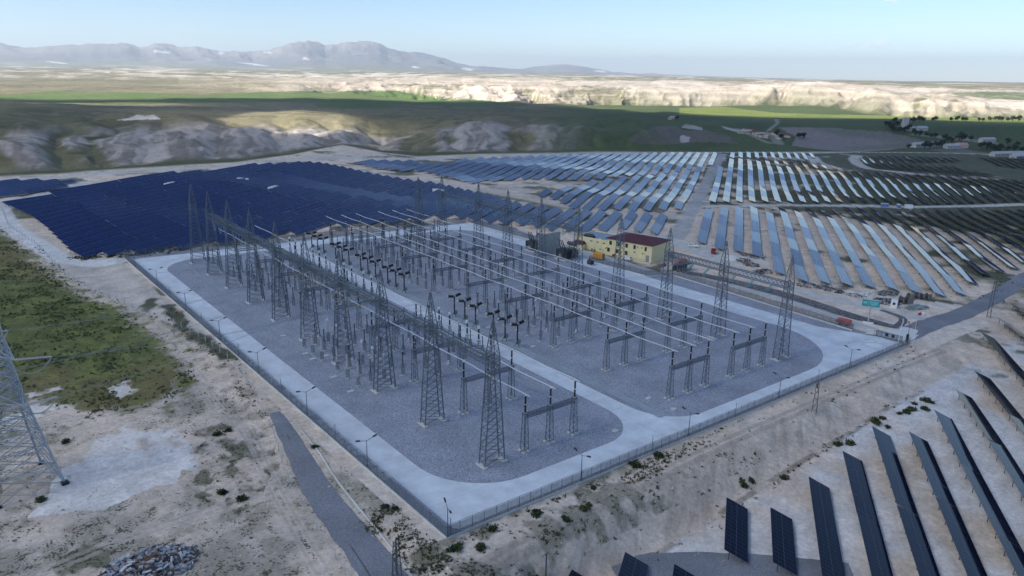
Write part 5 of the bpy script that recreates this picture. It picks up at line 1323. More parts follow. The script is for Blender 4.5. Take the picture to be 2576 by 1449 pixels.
mb = MB(); mb.box(-3.9, 3.9, 1.3, 1.5, 0, 2.69); mb.box(-3.9, 3.9, -1.25, -1.1, .05, 1.1); mb.build('wall', FRAME, o)
for i in range(7): mb = MB(); mb.bar((-3.9+i*1.3, -1.5, 0), (-3.9+i*1.3, -1.5, 2.7), .12); mb.build('post', GREYP, o)
mb = MB(); mb.bar((-3.9, -1.5, 1.2), (3.9, -1.5, 1.2), .09); mb.build('rail', GREYP, o)
mb = MB(); mb.bevbox(-1.6, 1.6, -.5, .5, 0, 1.1, .05); q = mb.build('waste_skip', mat('grey brown skip', (.12, .11, .105), .7)); q.location = (180.2, 104.0, gz(180.2, 104)+.1); q.rotation_euler = (0, 0, .2); tag(q, 'low grey skip between the container and the building', 'skip')
def trailer(x, y, rz, label, colr, grp=None, roof=False):
    o = empty('field_trailer', (x, y, gz(x, y)+.1), rz, label, 'trailer', grp)
    m = mat('trailer paint '+str(colr), colr, .5, 0, .15, 1.5)
    mb = MB(); mb.bevbox(-2.1, 2.1, -1.05, 1.05, .6, .85, .03)
    for a in ((-2.1, 2.1, -1.05, -.98), (-2.1, 2.1, .98, 1.05), (-2.1, -2.03, -.97, .97), (2.03, 2.1, -.97, .97)): mb.box(a[0], a[1], a[2], a[3], .86, 1.9)
    mb.build('box_body', m, o)
    for px in (-1.1, 1.1):
        for s in (-1, 1): mb = MB(); mb.tube([(px, s*.8, .4), (px, s*1.05, .4)], .4, 10); mb.build('wheel', mat('tyre rubber', (.015, .015, .016), .8), o)
    mb = MB(); mb.bar((2.1, .3, .7), (3.4, 0, .6), .1); mb.bar((2.1, -.3, .7), (3.4, 0, .6), .1); mb.build('drawbar', BLACK, o)
    if roof: mb = MB(); mb.box(-2.0, 2.0, -.97, .97, 1.6, 1.85); mb.build('load', m, o)
trailer(220.6, 108.3, R(35), 'dark red farm trailer at the end of a solar row', (.25, .018, .015))
trailer(172.6, 21.2, R(98), 'orange red covered trailer behind the fence beside the sign', (.48, .07, .025), None, True)
# sign
TEAL = mat('teal sign face', (.02, .27, .27), .5); TEALL = mat('pale teal lettering', (.32, .60, .58), .5)
sx, sy = 182.8, 18.0
o = empty('entrance_sign', (sx, sy, gz(sx, sy)+.1), math.atan2(CAM[1]-sy, CAM[0]-sx)+math.pi/2, 'teal company sign board on a tall single pole', 'sign')
mb = MB(); mb.tube([(0, 0, 0), (0, 0, 5.9)], .2, 10); mb.build('pole', GREYP, o); mb = MB(); mb.box(-1.6, 1.6, -1.3, 1.3, -.4, .25); mb.build('footing', mat('white sign base', (.7, .7, .69), .8, 0, .1, 2.), o)
mb = MB(); mb.bevbox(-2.7, 2.7, -.16, .16, 5.5, 7.8, .04); bd = mb.build('board', TEAL, o)
mb = MB(); mb.box(-2.72, 2.72, -.19, .19, 7.8, 7.92); mb.box(-.79, -.73, -.185, -.165, 5.6, 7.7)
mb.build('edge_strip', CABIN, bd)
mb = MB()
for k, (a, b, z) in enumerate(((-2.4, -1.1, 6.9), (-2.4, -1.1, 6.65), (-2.2, -1.3, 6.4), (-.4, 2.3, 7.15), (-.4, 2.1, 6.75), (-.4, 2.2, 6.35), (.2, 1.6, 5.95))): mb.box(a, b, -.185, -.165, z, z+.16)
mb.build('lettering', TEALL, bd)
# gate, flags, cabins
GATE = mat('dark green gate steel', (.06, .08, .085), .5, .2)
o = empty('sliding_gate', (170.6, 9.6, yardz(170.6, 9.6)), math.atan2(-8.4, .4), 'long sliding steel gate at the yard entrance', 'gate')
mb = MB(); mb.bar((0, 0, .3), (7.9, 0, .3), .14); mb.bar((0, 0, 2.1), (7.9, 0, 2.1), .12)
for i in range(6): mb.bar((i*1.58, 0, .3), (i*1.58, 0, 2.1), .1)
mb.build('frame', GATE, o)
mb = MB(); mb.quad((0, 0, .35), (7.9, 0, .35), (7.9, 0, 2.1), (0, 0, 2.1)); mb.build('netting', NET, o)
for i in (1, 2): mb = MB(); mb.box(i*1.9+.9, i*1.9+1.8, -.05, .05, 1.0, 1.9); mb.build('warning_plate', BLACK, o)
o = empty('gate_rack', (169.4, 11.0, yardz(169.4, 11)), R(-60), 'stacked grey steel rails standing beside the gate', 'rack'); mb = MB()
for z in (.6, 1.3, 2.0): mb.bevbox(-1.3, 1.3, -.25, .25, z, z+.22, .03)
mb.build('rails', CABIN, o); mb = MB(); mb.bar((-1.2, 0, 0), (-1.2, 0, 2.4), .1); mb.bar((1.2, 0, 0), (1.2, 0, 2.4), .1); mb.build('uprights', GATE, o)
o = empty('barrier_post', (172.6, .9, yardz(172.6, .9)), .2, 'dark gate drive post with black cabinet at the entrance', 'gate drive'); mb = MB(); mb.bevbox(-.45, .45, -.35, .35, .8, 3.0, .05); mb.build('cabinet', BLACK, o); mb = MB(); mb.bar((-.9, 0, .75), (.9, 0, .75), .3); mb.bar((0, 0, 0), (0, 0, .8), .3); mb.build('stand', GATE, o)
for i, (x_, y_, h_, nm_) in enumerate(((166.8, 1.0, 7.4, 'bare white flagpole inside the front fence'), (174.0, 3.6, 7.2, 'flagpole with a white flag at the gate'), (171.4, -1.4, 8.2, 'flagpole with a drooping red flag at the fence corner'))):
    o = empty('flagpole', (x_, y_, gz(x_, y_)), 0, nm_, 'flagpole'); mb = MB(); mb.tube([(0, 0, 0), (0, 0, h_)], [.1, .06], 8); mb.build('pole', CABIN, o)
    if i:
        mb = MB(); n = 8
        for k in range(n+1):
            t = k/n
            for z in (0, 1): mb.v.append((.05+.95*t*(.75 if not z else .8), .14*math.sin(t*7+z), h_-.15-(1-z)*1.2-.75*t))
        for k in range(n): mb.f.append((2*k, 2*k+2, 2*k+3, 2*k+1))
        me_ = mb.mesh('flag', mat('red flag cloth', (.35, .01, .02), .8) if i == 2 else mat('white flag cloth', (.75, .76, .78), .8)); put('flag', me_, o)
o = empty('guard_cabin', (211.4, 22.4, gz(211.4, 22.4)+.1), R(20), 'small white cabin with one window beside the scrap heaps', 'cabin')
mb = MB(); mb.bevbox(-1.3, 1.3, -1.1, 1.1, 0, 2.7, .05); mb.build('shell', mat('white cabin panel', (.72, .72, .71), .5, 0, .06, 2.), o); mb = MB(); mb.box(-1.33, -1.302, -.45, .45, 1.2, 2.1); mb.build('window', WIN, o); mb = MB(); mb.box(-.5, .5, -1.13, -1.102, 1.2, 2.1); mb.build('window', WIN, o)
# heaps and storage
def heap(p, n, size, spread, mats, label, cat='scrap heap', name='scrap_heap', flat=1., h=1.):
    g = G(*p); o = empty(name, g, 0, label, cat); r_ = random.Random(int(p[0]*7+p[1])); bk = {}
    for i in range(n):
        a, d = r_.uniform(0, 6.28), spread*math.sqrt(r_.random()); xx, yy = d*math.cos(a), d*math.sin(a)*flat
        zz = max(0, (1-d/spread)*h*r_.uniform(.2, 1)); l, w, t = [size*r_.uniform(.4, 1.5), size*r_.uniform(.15, .7), size*r_.uniform(.05, .35)]
        m = mats[r_.randrange(len(mats))]; mb = bk.setdefault(m.name, (MB(), m))[0]; th = r_.uniform(0, 6.28); ph = r_.uniform(-.5, .5)
        q = MB(); q.box(-l/2, l/2, -w/2, w/2, 0, t); base = len(mb.v)
        gz_ = gz(g[0]+xx, g[1]+yy)-g[2]
        for v in q.v: mb.v.append((xx+v[0]*math.cos(th)*math.cos(ph)-v[1]*math.sin(th), yy+v[0]*math.sin(th)*math.cos(ph)+v[1]*math.cos(th), gz_+zz+v[2]+v[0]*math.sin(ph)))
        mb.f += [tuple(j+base for j in f) for f in q.f]
    for mb, m in bk.values():
        p_ = mb.build('loose_pieces', m, o); p_['kind'] = 'stuff'
SC = [mat('grey scrap', (.24, .25, .27), .7), mat('dark scrap', (.05, .05, .055), .7), mat('rusty scrap', (.16, .085, .05), .8), mat('pale board', (.50, .50, .50), .8), mat('weathered timber', (.22, .19, .165), .85)]
GRY = [SC[0], SC[3], mat('blue grey sheet', (.30, .34, .40), .6), SC[1]]
heap(PX(0, 1125, 2.574, [(1120, 1385)])[0], 620, .95, 7.2, GRY+[SC[0], SC[2]], 'heap of broken grey sheets and timber at the lower left', 'rubble heap', 'rubble_heap', .7, 1.3)
k6 = lambda x, y: PX(1900, 680, 5.152, [(x, y)])[0]; k7 = lambda x, y: PX(2300, 800, 5.152, [(x, y)])[0]
heap(k6(1420, 430), 70, .9, 4, [SC[2], SC[4], SC[1], mat('blue tarp', (.03, .08, .25), .6)], 'pile with a blue tarpaulin beside the white mound')
heap(k6(1560, 500), 70, 1.1, 4, [SC[4], SC[0], SC[2]], 'pile of weathered timber below the first long row')
heap(k6(1650, 380), 60, 1., 4, [SC[1], SC[3], SC[0]], 'pile of dark and white sheets at a row end')
heap(k6(1480, 345), 40, 1.1, 3, [SC[4]], 'stack of pallets beside the white mound')
heap(k6(1730, 600), 90, 1.0, 6, [SC[0], SC[1]], 'long tangle of grey steel beside the dirt road', flat=.6)
heap(k7(330, 190), 70, .9, 5, [SC[1], SC[0]], 'dark scrap beside the right gantry end', flat=.7)
heap(k7(560, 220), 60, 1., 4, [SC[0], SC[1]], 'grey drums and scrap beside the dirt road', flat=.7)
heap(k7(740, 270), 60, 1.1, 4, [SC[4], SC[0], SC[1]], 'rusty frames stacked beside the dirt road')
heap(k7(1070, 350), 60, .7, 4, [SC[3], SC[1], SC[0]], 'small litter of boards behind the sign')
heap(k7(1250, 320), 60, .9, 4, [mat('white bags', (.68, .68, .68), .8)], 'heap of white bags behind the teal sign', flat=.6)
heap(k7(1560, 310), 90, 1.3, 6, [SC[4], SC[1], SC[0]], 'long stack of dark timber at the row ends', flat=.5)
heap(k7(1520, 440), 80, 1.2, 5, [SC[1], SC[0]], 'dark coil heap left of the white cabin')
heap(k7(1980, 530), 70, 1.6, 6, [mat('green grey sheet', (.22, .27, .27), .6)], 'flat stack of green grey sheets beside the road', flat=.4, h=.5)
for i, (x_, y_) in enumerate(((1880, 400), (1990, 390), (2070, 395), (2150, 400), (1760, 460), (1860, 470))):
    g = G(*k7(x_, y_)); o = empty('cable_drum', g, random.uniform(-.3, .3), f'wooden cable drum, {ordn(i)} from the left behind the white cabin', 'cable drum', 'wooden cable drums')
    r_ = 1.25 if i < 4 else 1.5
    mb = MB(); mb.tube([(0, -.8, r_), (0, .8, r_)], r_*.72, 14); mb.build('cable_winding', SC[1], o)
    for s in (-1, 1): mb = MB(); mb.tube([(0, s*.8, r_), (0, s*.95, r_)], r_, 16); mb.build('flange', SC[4], o)
g = G(*k6(1250, 400)); mb = MB(); n = 14
for j in range(6):
    for i in range(n): 
        rr_ = 4.2*(1-j/5)*(1+.12*math.sin(i*2.3+j)); mb.v.append((rr_*math.cos(i*6.283/n)*1.2, rr_*math.sin(i*6.283/n), -.2+2.1*(j/5)**.8))
for j in range(5):
    for i in range(n): mb.f.append((j*n+i, j*n+(i+1) % n, (j+1)*n+(i+1) % n, (j+1)*n+i))
o = mb.build('sand_mound', mat('white sand', (.66, .64, .61), .95, 0, .1, 2., .4), None, True); o.location = g; tag(o, 'white sand mound beside the dirt road', 'mound')
for (p, lab, c) in ((k7(2030, 635), 'small red barrier at the road junction', (.4, .02, .02)), (k7(2090, 635), 'small white barrier at the road junction', (.75, .75, .75))):
    g = G(*p); mb = MB(); mb.bevbox(-.7, .7, -.35, .35, 0, .95, .15); o = mb.build('road_barrier', mat('barrier '+lab[6:9], c, .5)); o.location = g; tag(o, lab, 'barrier')

# ------------------------------------------------------------------ inverter stations in the fields
STA = [((431, 469), 'white inverter cabin with tank in the left field, left one'), ((607, 458), 'white inverter cabin with tank in the left field, top one'), ((690, 479), 'white inverter cabin with tank in the left field, middle one'), ((1098, 485), 'inverter cabin with tank behind the right gantry line'), ((1480, 414), 'inverter cabins on the upper centre field'), ((1775, 516), 'grey inverter station beside the field track'), ((1823, 405), 'grey inverter station at the top of the field track'), ((2225, 521), 'blue inverter cabin on the cross track'), ((2260, 523), 'pale blue inverter cabin on the cross track'), ((2285, 524), 'white inverter cabin on the cross track')]
for i, (p, lab) in enumerate(STA):
    g = G(*p); rz = TH+math.pi/2*(i % 2); o = empty('inverter_station', g, rz, lab, 'inverter cabin', 'inverter stations'); o.scale = (.75, .75, .8)
    c = (.12, .18, .32) if 'blue' in lab else ((.32, .34, .36) if 'grey' in lab else (.70, .71, .72)); m = mat('cabin '+str(c), c, .5, 0, .08, 1.)
    mb = MB(); mb.bevbox(-3.2, 3.2, -1.3, 1.3, .3, 3.0, .06); mb.build('cabin', m, o); mb = MB(); mb.box(-3.5, 3.5, -1.6, 1.6, -.6, .29); mb.build('plinth', CONC, o); mb = MB(); mb.box(-3.3, 3.3, -1.4, 1.4, 3.0, 3.15); mb.build('roof', CABIN, o)
    for dx in (-1.6, 1.2): mb = MB(); mb.box(dx-.5, dx+.5, -1.34, -1.302, .4, 2.5); mb.build('door', FRAME, o)
    if 'tank' in lab: mb = MB(); mb.lathe([(0, 1.5), (2.6, 1.5), (3.1, .9), (3.2, .1)], 14, (-6, 0, 0)); mb.build('tank', CABIN, o); mb = MB(); mb.bevbox(4.0, 7.5, -1, 1, .2, 2.2, .05); mb.build('transformer_box', TG, o)

# ------------------------------------------------------------------ plants
LEAFC = [(.035, .05, .018), (.05, .066, .022), (.028, .042, .02), (.075, .08, .03)]
def leaf_mat():
    m = bpy.data.materials.new('scrub leaves'); m.use_nodes = True; nt = m.node_tree; b = nt.nodes['Principled BSDF']; b.inputs['Roughness'].default_value = .8; b.inputs['Specular IOR Level'].default_value = .2
    a = nt.nodes.new('ShaderNodeAttribute'); a.attribute_name = 'tint'; nt.links.new(a.outputs['Color'], b.inputs['Base Color']); return m
LEAF = leaf_mat()
def tufts(name, P, rad, label, per=14, seed=3, tall=.8, lum=1.15):
    r_ = np.random.default_rng(seed); n = len(P); P = np.asarray(P); rad = np.asarray(rad)
    zz = hgt(P[:, 0], P[:, 1])
    c = np.repeat(np.stack([P[:, 0], P[:, 1], zz], 1), per, 0); rr_ = np.repeat(rad, per)[:, None]
    u = r_.normal(size=(n*per, 3)); u /= np.linalg.norm(u, axis=1, keepdims=True); u[:, 2] = np.abs(u[:, 2])*tall
    cen = c+u*rr_*r_.uniform(.25, 1, (n*per, 1)); cen[:, 2] += .02
    t1 = r_.normal(size=(n*per, 3)); t2 = r_.normal(size=(n*per, 3)); sz = rr_*.42
    V = np.stack([cen+t1*sz*.6, cen+t2*sz*.6, cen-(t1+t2)*sz*.4], 1).reshape(-1, 3)
    me = bpy.data.meshes.new(name); m_ = n*per
    me.vertices.add(m_*3); me.vertices.foreach_set('co', V.astype(np.float32).ravel()); me.loops.add(m_*3); me.loops.foreach_set('vertex_index', np.arange(m_*3, dtype=np.int32)); me.polygons.add(m_); me.polygons.foreach_set('loop_start', (np.arange(m_)*3).astype(np.int32)); me.update(calc_edges=True)
    tint = np.array(LEAFC)[r_.integers(0, 4, n)]*r_.uniform(.8, 1.25, (n, 1))*lum; tint = np.repeat(np.repeat(tint, per, 0)*r_.uniform(.8, 1.2, (m_, 1)), 3, 0)
    ca = me.color_attributes.new('tint', 'FLOAT_COLOR', 'POINT'); ca.data.foreach_set('color', np.concatenate([tint, np.ones((m_*3, 1))], 1).astype(np.float32).ravel()); me.materials.append(LEAF)
    o = put(name, me)
    if label: tag(o, label, None, None, 'stuff')
    return o
def scatter(n, x0, x1, y0, y1, dens, seed):
    r_ = np.random.default_rng(seed); a = r_.uniform(x0, x1, n); b = r_.uniform(y0, y1, n); k = r_.uniform(0, 1, n) < dens(a, b); return np.stack([a[k], b[k]], 1)
ingreen = lambda a, b: pip(a+3*(fbm(a*.2, b*.2, 2, 5)-.5), b, GA)
bare = lambda a, b: pip(a, b, PAD)
P = scatter(30000, -100, -9, 80, 330, lambda a, b: np.where(ingreen(a, b), .10+.7*sstep(.42, .65, fbm(a*.15, b*.15, 3, 21)), 0), 11)
tufts('grass', P, np.random.default_rng(1).uniform(.25, .75, len(P)), 'rough green scrub covering the ground west of the yard', 9, 4, .7, 1.9)
wz = lambda a, b: np.where(bare(a, b) | pip(a, b, GA) | (a > -3.) | pip(a, b, SANDW), 0, .06+.9*sstep(.50, .72, fbm(a*.09, b*.09, 3, 31)*.6+fbm(a*.4, b*.4, 2, 32)*.4))*np.where((a > -14+ (b-40)*.13-6) & (a < -2.5) & (b < 62), .25, 1)
P = scatter(9000, -75, -3, -40, 130, wz, 12)
tufts('weeds', P, np.random.default_rng(2).uniform(.10, .38, len(P)), 'scattered dark weeds on the pale dirt at the lower left', 9, 5)
P1 = scatter(2600, -16, 78, -13, -1.2, lambda a, b: .05+.9*sstep(.50, .64, fbm(a*.12, b*.25, 3, 41))*sstep(85, 40, a)*np.where(np.abs(b+7) < 1.0, .25, 1), 13)
P2 = scatter(500, -9, -2, -6, 14, lambda a, b: sstep(.42, .6, fbm(a*.25, b*.2, 2, 43)), 14)
P3 = np.concatenate([np.stack([np.random.default_rng(15).uniform(78, 172, 60), np.random.default_rng(16).uniform(-9, -1.5, 60)], 1), np.stack([np.random.default_rng(17).uniform(30, 140, 90), np.random.default_rng(18).normal(-17.6, 1.0, 90)], 1)])
P = np.concatenate([P1, P2, P3]); tufts('weeds', P, np.random.default_rng(3).uniform(.15, .55, len(P)), 'green weed clumps along the top of the cut slope', 12, 6)
P4 = scatter(1800, -30, 2, 62, 260, lambda a, b: np.where((seg_dist(a, b, [(-3, 150), (-4.5, 128), (-2.6, 108), (-3, 92), (-6, 75)]) < 2.2) | (seg_dist(a, b, OUT) < 1.2), .7, 0), 19)
tufts('weeds', P4, np.random.default_rng(4).uniform(.2, .6, len(P4)), 'weed strip along the west fence line', 12, 7)
def fieldd(a, b):
    s, t = to_st(a, b); return np.where((t > 210) & (s > 20) & (t < 420), sstep(.52, .64, fbm(a*.06, b*.06, 4, 102)*.5+fbm(a*.012, b*.012, 4, 101)*.35+.18*sstep(60, 220, s)+.1), 0)*.5
P = scatter(9000, 190, 520, -40, 340, fieldd, 20); tufts('weeds', P, np.random.default_rng(5).uniform(.25, .7, len(P)), 'low green weeds between the right solar rows', 8, 8, .6)
ep = [(250, 640), (300, 640), (350, 636), (400, 630), (430, 626), (200, 646), (220, 645)]
P = np.array([G(a+random.uniform(-30, 30), b+random.uniform(0, 9))[:2] for a, b in ep*26]); tufts('weeds', P, np.random.default_rng(6).uniform(.4, .9, len(P)), 'dark weeds under the near edge of the blue field', 12, 9)
def stones(P, rad, label, seed):
    r_ = np.random.default_rng(seed); mb = MB(); zz = hgt(P[:, 0], P[:, 1])
    for (a, b), z, r in zip(P, zz, rad):
        n0 = len(mb.v); k = r_.uniform(.6, 1.3, 6)*r
        mb.v += [(a+k[0], b, z+.3*r), (a, b+k[1], z+.25*r), (a-k[2], b, z+.3*r), (a, b-k[3], z+.2*r), (a+.2*r, b, z+k[4]*.9), (a, b, z-k[5]*.4)]
        mb.f += [tuple(n0+i for i in f) for f in ((0,1,4),(1,2,4),(2,3,4),(3,0,4),(1,0,5),(2,1,5),(3,2,5),(0,3,5))]
    o = mb.build('stones', mat('chalk stones', (.62, .57, .51), .9, 0, .2, .7)); tag(o, label, None, None, 'stuff')
P = scatter(5200, -66, -8, -20, 82, lambda a, b: np.where(pip(a, b, PAD), .35, .12)*sstep(.45, .6, fbm(a*.2, b*.2, 3, 51)), 61)
stones(P, np.random.default_rng(62).uniform(.06, .26, len(P)), 'pale loose stones on the dirt around the bare pad', 63)
P = scatter(2600, 5, 175, -26, -3, lambda a, b: .1+.5*sstep(.5, .62, fbm(a*.15, b*.3, 3, 52)), 64)
stones(P, np.random.default_rng(65).uniform(.06, .22, len(P)), 'pale loose stones on the cut slope below the fence', 66)
SHR = PX(2000, 1125, 2.574, [(1830, 130), (1815, 190), (1880, 145), (1725, 195), (1748, 155), (1640, 230), (1685, 215), (1460, 290), (1505, 260), (1260, 452), (1175, 460), (520, 735), (460, 760), (770, 708), (1540, 325)])+PX(1000, 1125, 2.574, [(325, 930), (405, 940), (1895, 785), (1870, 920), (1820, 945), (1690, 1030), (1470, 990), (1140, 1100), (1050, 1240), (860, 1250), (2385, 545), (2220, 620)])+PX(0, 1125, 2.574, [(1820, 870), (1680, 825), (1640, 385), (310, 875), (2370, 480), (1720, 355), (500, 440)])
for i, p in enumerate(SHR):
    g = G(*p); r_ = random.uniform(.6, 1.15)*(1.25 if i in (0, 1, 7) else 1)
    o = empty('shrub', (g[0], g[1], g[2]), 0)
    if i < 15: lab = f'dark green shrub, {ordn(i)} counted along the foot of the cut slope from the gate side'
    elif i < 27: lab = f'dark green shrub, {ordn(i-15)} among the weeds outside the front fence corner'
    else: lab = f'dark green shrub, {ordn(i-27)} on the bare dirt beside the gravel track'
    tag(o, lab, 'shrub', 'dark shrubs')
    P = np.array([[g[0]+random.gauss(0, r_*.35), g[1]+random.gauss(0, r_*.35)] for _ in range(7)])
    f = tufts('foliage', P, [r_*.75]*7, None, 34, 100+i, 1.1); f.parent = o; f.location = (-g[0], -g[1], -g[2])
    mb = MB()
    for k in range(4): mb.bar((0, 0, -.1), (random.uniform(-.4, .4)*r_, random.uniform(-.4, .4)*r_, r_*.8), .05, .02)
    mb.build('stem', SC[4], o)
# far trees: a handful of shared crowns, each tree its own object
def crown(seed, h, w):
    r_ = np.random.default_rng(seed); n = 260; C = []
    for b in range(9):
        a = r_.uniform(0, 6.28); d = w*.55*math.sqrt(r_.random()); C.append((d*math.cos(a), d*math.sin(a), h*r_.uniform(.38, .88), w*r_.uniform(.28, .5)))
    V, Fs, T = [], [], []
    for i in range(n*3):
        c = C[r_.integers(0, 9)]; u = r_.normal(size=3); u /= np.linalg.norm(u); p = np.array(c[:3])+u*c[3]*r_.uniform(.6, 1.05); t1, t2 = r_.normal(size=3)*.32, r_.normal(size=3)*.32
        k = len(V); V += [tuple(p+t1), tuple(p+t2), tuple(p-(t1+t2)*.7)]; Fs.append((k, k+1, k+2)); col_ = np.array(LEAFC[r_.integers(0, 3)])*r_.uniform(.6, 1.1); T += [(*col_, 1)]*3
    me = bpy.data.meshes.new('crown'); me.from_pydata(V, [], Fs); ca = me.color_attributes.new('tint', 'FLOAT_COLOR', 'POINT'); ca.data.foreach_set('color', np.array(T, np.float32).ravel()); me.materials.append(LEAF); return me
CRW = [crown(i, 9, 4.2) for i in range(4)]; mb = MB(); mb.tube([(0, 0, -.5), (.1, 0, 2.4), (0, .1, 5.5)], [.35, .26, .1], 7)
for a in range(4): mb.bar((0, 0, 2.5+a*.5), (1.6*math.cos(a*1.7), 1.6*math.sin(a*1.7), 5+a*.4), .18, .06)
TRK = mb.mesh('trunk', mat('bark', (.06, .045, .035), .9))
z7 = lambda L: PX(2550, 300, 5.724, L)
T7 = [(300, 425), (350, 480), (330, 440), (400, 355), (250, 410), (380, 510), (520, 345), (560, 350), (650, 340), (705, 335), (735, 345), (480, 525), (560, 530), (435, 425), (600, 480), (640, 480), (760, 570), (820, 575), (730, 560), (940, 595), (1010, 610), (1080, 620), (1230, 650), (1300, 670), (1360, 690), (1515, 690), (1680, 650), (1850, 790), (1950, 810), (2060, 830), (2180, 820), (2300, 830), (2420, 840), (2540, 850), (2000, 790), (2120, 850), (1880, 760), (1000, 780), (900, 785), (1100, 770), (1180, 765), (1250, 765), (1430, 760), (640, 785), (2300, 720), (2460, 745), (1040, 322), (1090, 320), (1550, 325), (1600, 325), (1350, 325), (1450, 325), (1820, 325), (1880, 325), (2000, 320), (2090, 318), (2150, 318), (2190, 322), (2300, 325), (2380, 325), (2480, 330), (820, 335), (880, 335)]
z8 = lambda L: PX(1900, 300, 4.293, L)
T8 = [(355, 230), (1610, 440), (1660, 470), (1880, 460), (1920, 450), (1950, 465)]
names7 = 'tree'
for i, p in enumerate(z7(T7)+z8(T8)):
    g = G(*p); sc = random.uniform(.75, 1.2)*(1.55 if i == 25 else 1)
    o = empty('tree', g, random.uniform(0, 6), None, 'tree', 'dark trees on the far farmland'); o.scale = (sc*1.15, sc*1.15, sc)
    where = 'around the far silo' if i < 17 else ('along the far farm road' if i < 27 else ('in the grove by the long white shed' if i < 37 else ('in the hedge below the grey field' if i < 46 else ('in front of the far white cliffs' if i < 63 else 'near the ruined hamlet'))))
    st0 = [0, 17, 27, 37, 46, 63][(i >= 17)+(i >= 27)+(i >= 37)+(i >= 46)+(i >= 63)]
    o['label'] = f'dark tree {where}, {ordn(i-st0)} from the left' if i != 25 else 'large round tree standing alone beside the pink roofed house'
    put('crown', CRW[i % 4], o); put('trunk', TRK, o)
# far houses
REDR = mat('red tiled roof', (.17, .07, .055), .8, 0, .2, 1.); STW = mat('rough stone wall', (.42, .37, .33), .9, 0, .2, .7); WHW = mat('white farm wall', (.46, .44, .41), .8, 0, .1, .5)
def house(p, L_, w, h, rz, wall, roof, label, name='farm_house', grp=None):
    g = G(*p); o = empty(name, g, rz, label, 'house', grp); mb = MB(); mb.box(-L_/2, L_/2, -w/2, w/2, -1, h); wl_ = mb.build('wall', wall, o)
    mb = MB(); e = .4; mb.v = [(-L_/2-e, -w/2-e, h), (L_/2+e, -w/2-e, h), (L_/2+e, w/2+e, h), (-L_/2-e, w/2+e, h), (-L_/2-e, 0, h+w*.3), (L_/2+e, 0, h+w*.3)]; mb.f = [(0, 1, 5, 4), (2, 3, 4, 5), (0, 4, 3), (1, 2, 5), (3, 2, 1, 0)]; mb.build('roof', roof, o)
    k = max(1, int(L_/4))
    for i in range(k): mb = MB(); xx = -L_/2+L_*(i+.5)/k; mb.box(xx-.5, xx+.5, -w/2-.05, -w/2-.003, h*.35, h*.75); mb.build('window', WIN, o)
    return o
H8 = [(1200, 372), (1240, 392), (1262, 385), (1290, 402), (1312, 388), (1340, 412), (1362, 402), (1335, 392), (1430, 440), (1400, 425), (1480, 452), (1530, 402), (1580, 412), (1625, 418), (1720, 438), (1160, 392), (1640, 462), (300, 210), (270, 218)]
for i, p in enumerate(z8(H8)):
    r_ = i in (2, 3, 4, 5, 6, 7, 8, 11, 12, 13, 14)
    house(p, random.uniform(7, 12)*(1.8 if i in (12, 14) else 1), random.uniform(5, 7), random.uniform(2.5, 3.5), random.uniform(0, 3), STW, REDR if r_ else STW, f'{"red roofed" if r_ else "roofless stone"} hamlet house far off, {ordn(i)} counted from the left', 'stone_house', 'hamlet houses')
house(z7([(1510, 765)])[0], 14, 9, 4, HEAD+math.pi/2, WHW, mat('pink roof', (.5, .26, .2), .8), 'pale house with pink roof below the large round tree')
for i, (p, l) in enumerate((((1355, 770), 20), ((930, 745), 50), ((2380, 905), 60), ((2600, 935), 50), ((850, 468), 16), ((670, 470), 12), ((1950, 665), 22))): house(z7([p])[0], l, 8, 3.6, HEAD-R(75)+.2*(i % 2), WHW, GREYP, ['low white shed behind the hedge', 'long white wall of sheds beside the grey field', 'long white shed behind the dark solar rows', 'second long white shed at the right edge', 'white barn right of the far silo', 'small white barn beside the far silo', 'white buildings along the far farm road'][i], 'farm_shed', 'white farm sheds')
g = G(*z7([(565, 470)])[0]); o = empty('grain_silo', g, HEAD, 'tall white silo tower among the far trees', 'silo'); mb = MB(); mb.bevbox(-3.2, 3.2, -4, 4, -1, 17, .4); mb.build('tower', STW, o); mb = MB(); mb.box(-3.6, 3.6, -4.4, 4.4, 17, 17.8); mb.build('cap', CABIN, o)
for i in range(3): mb = MB(); mb.bar((-3.3, -2.4+i*2.4, 0), (-3.3, -2.4+i*2.4, 17), .4); mb.build('rib', CABIN, o)
for i, (a, b) in enumerate(((1100, 248), (1120, 249))):
    g = G(a, b); o = empty('field_tent', g, 0, ['left white field tent on the bright green crop', 'right white field tent on the bright green crop'][i], 'tent'); mb = MB(); mb.v = [(-6, -4, 0), (6, -4, 0), (6, 4, 0), (-6, 4, 0), (-5, 0, 5), (5, 0, 5)]; mb.f = [(0, 1, 5, 4), (2, 3, 4, 5), (0, 4, 3), (1, 2, 5)]; mb.build('canvas', WHW, o)
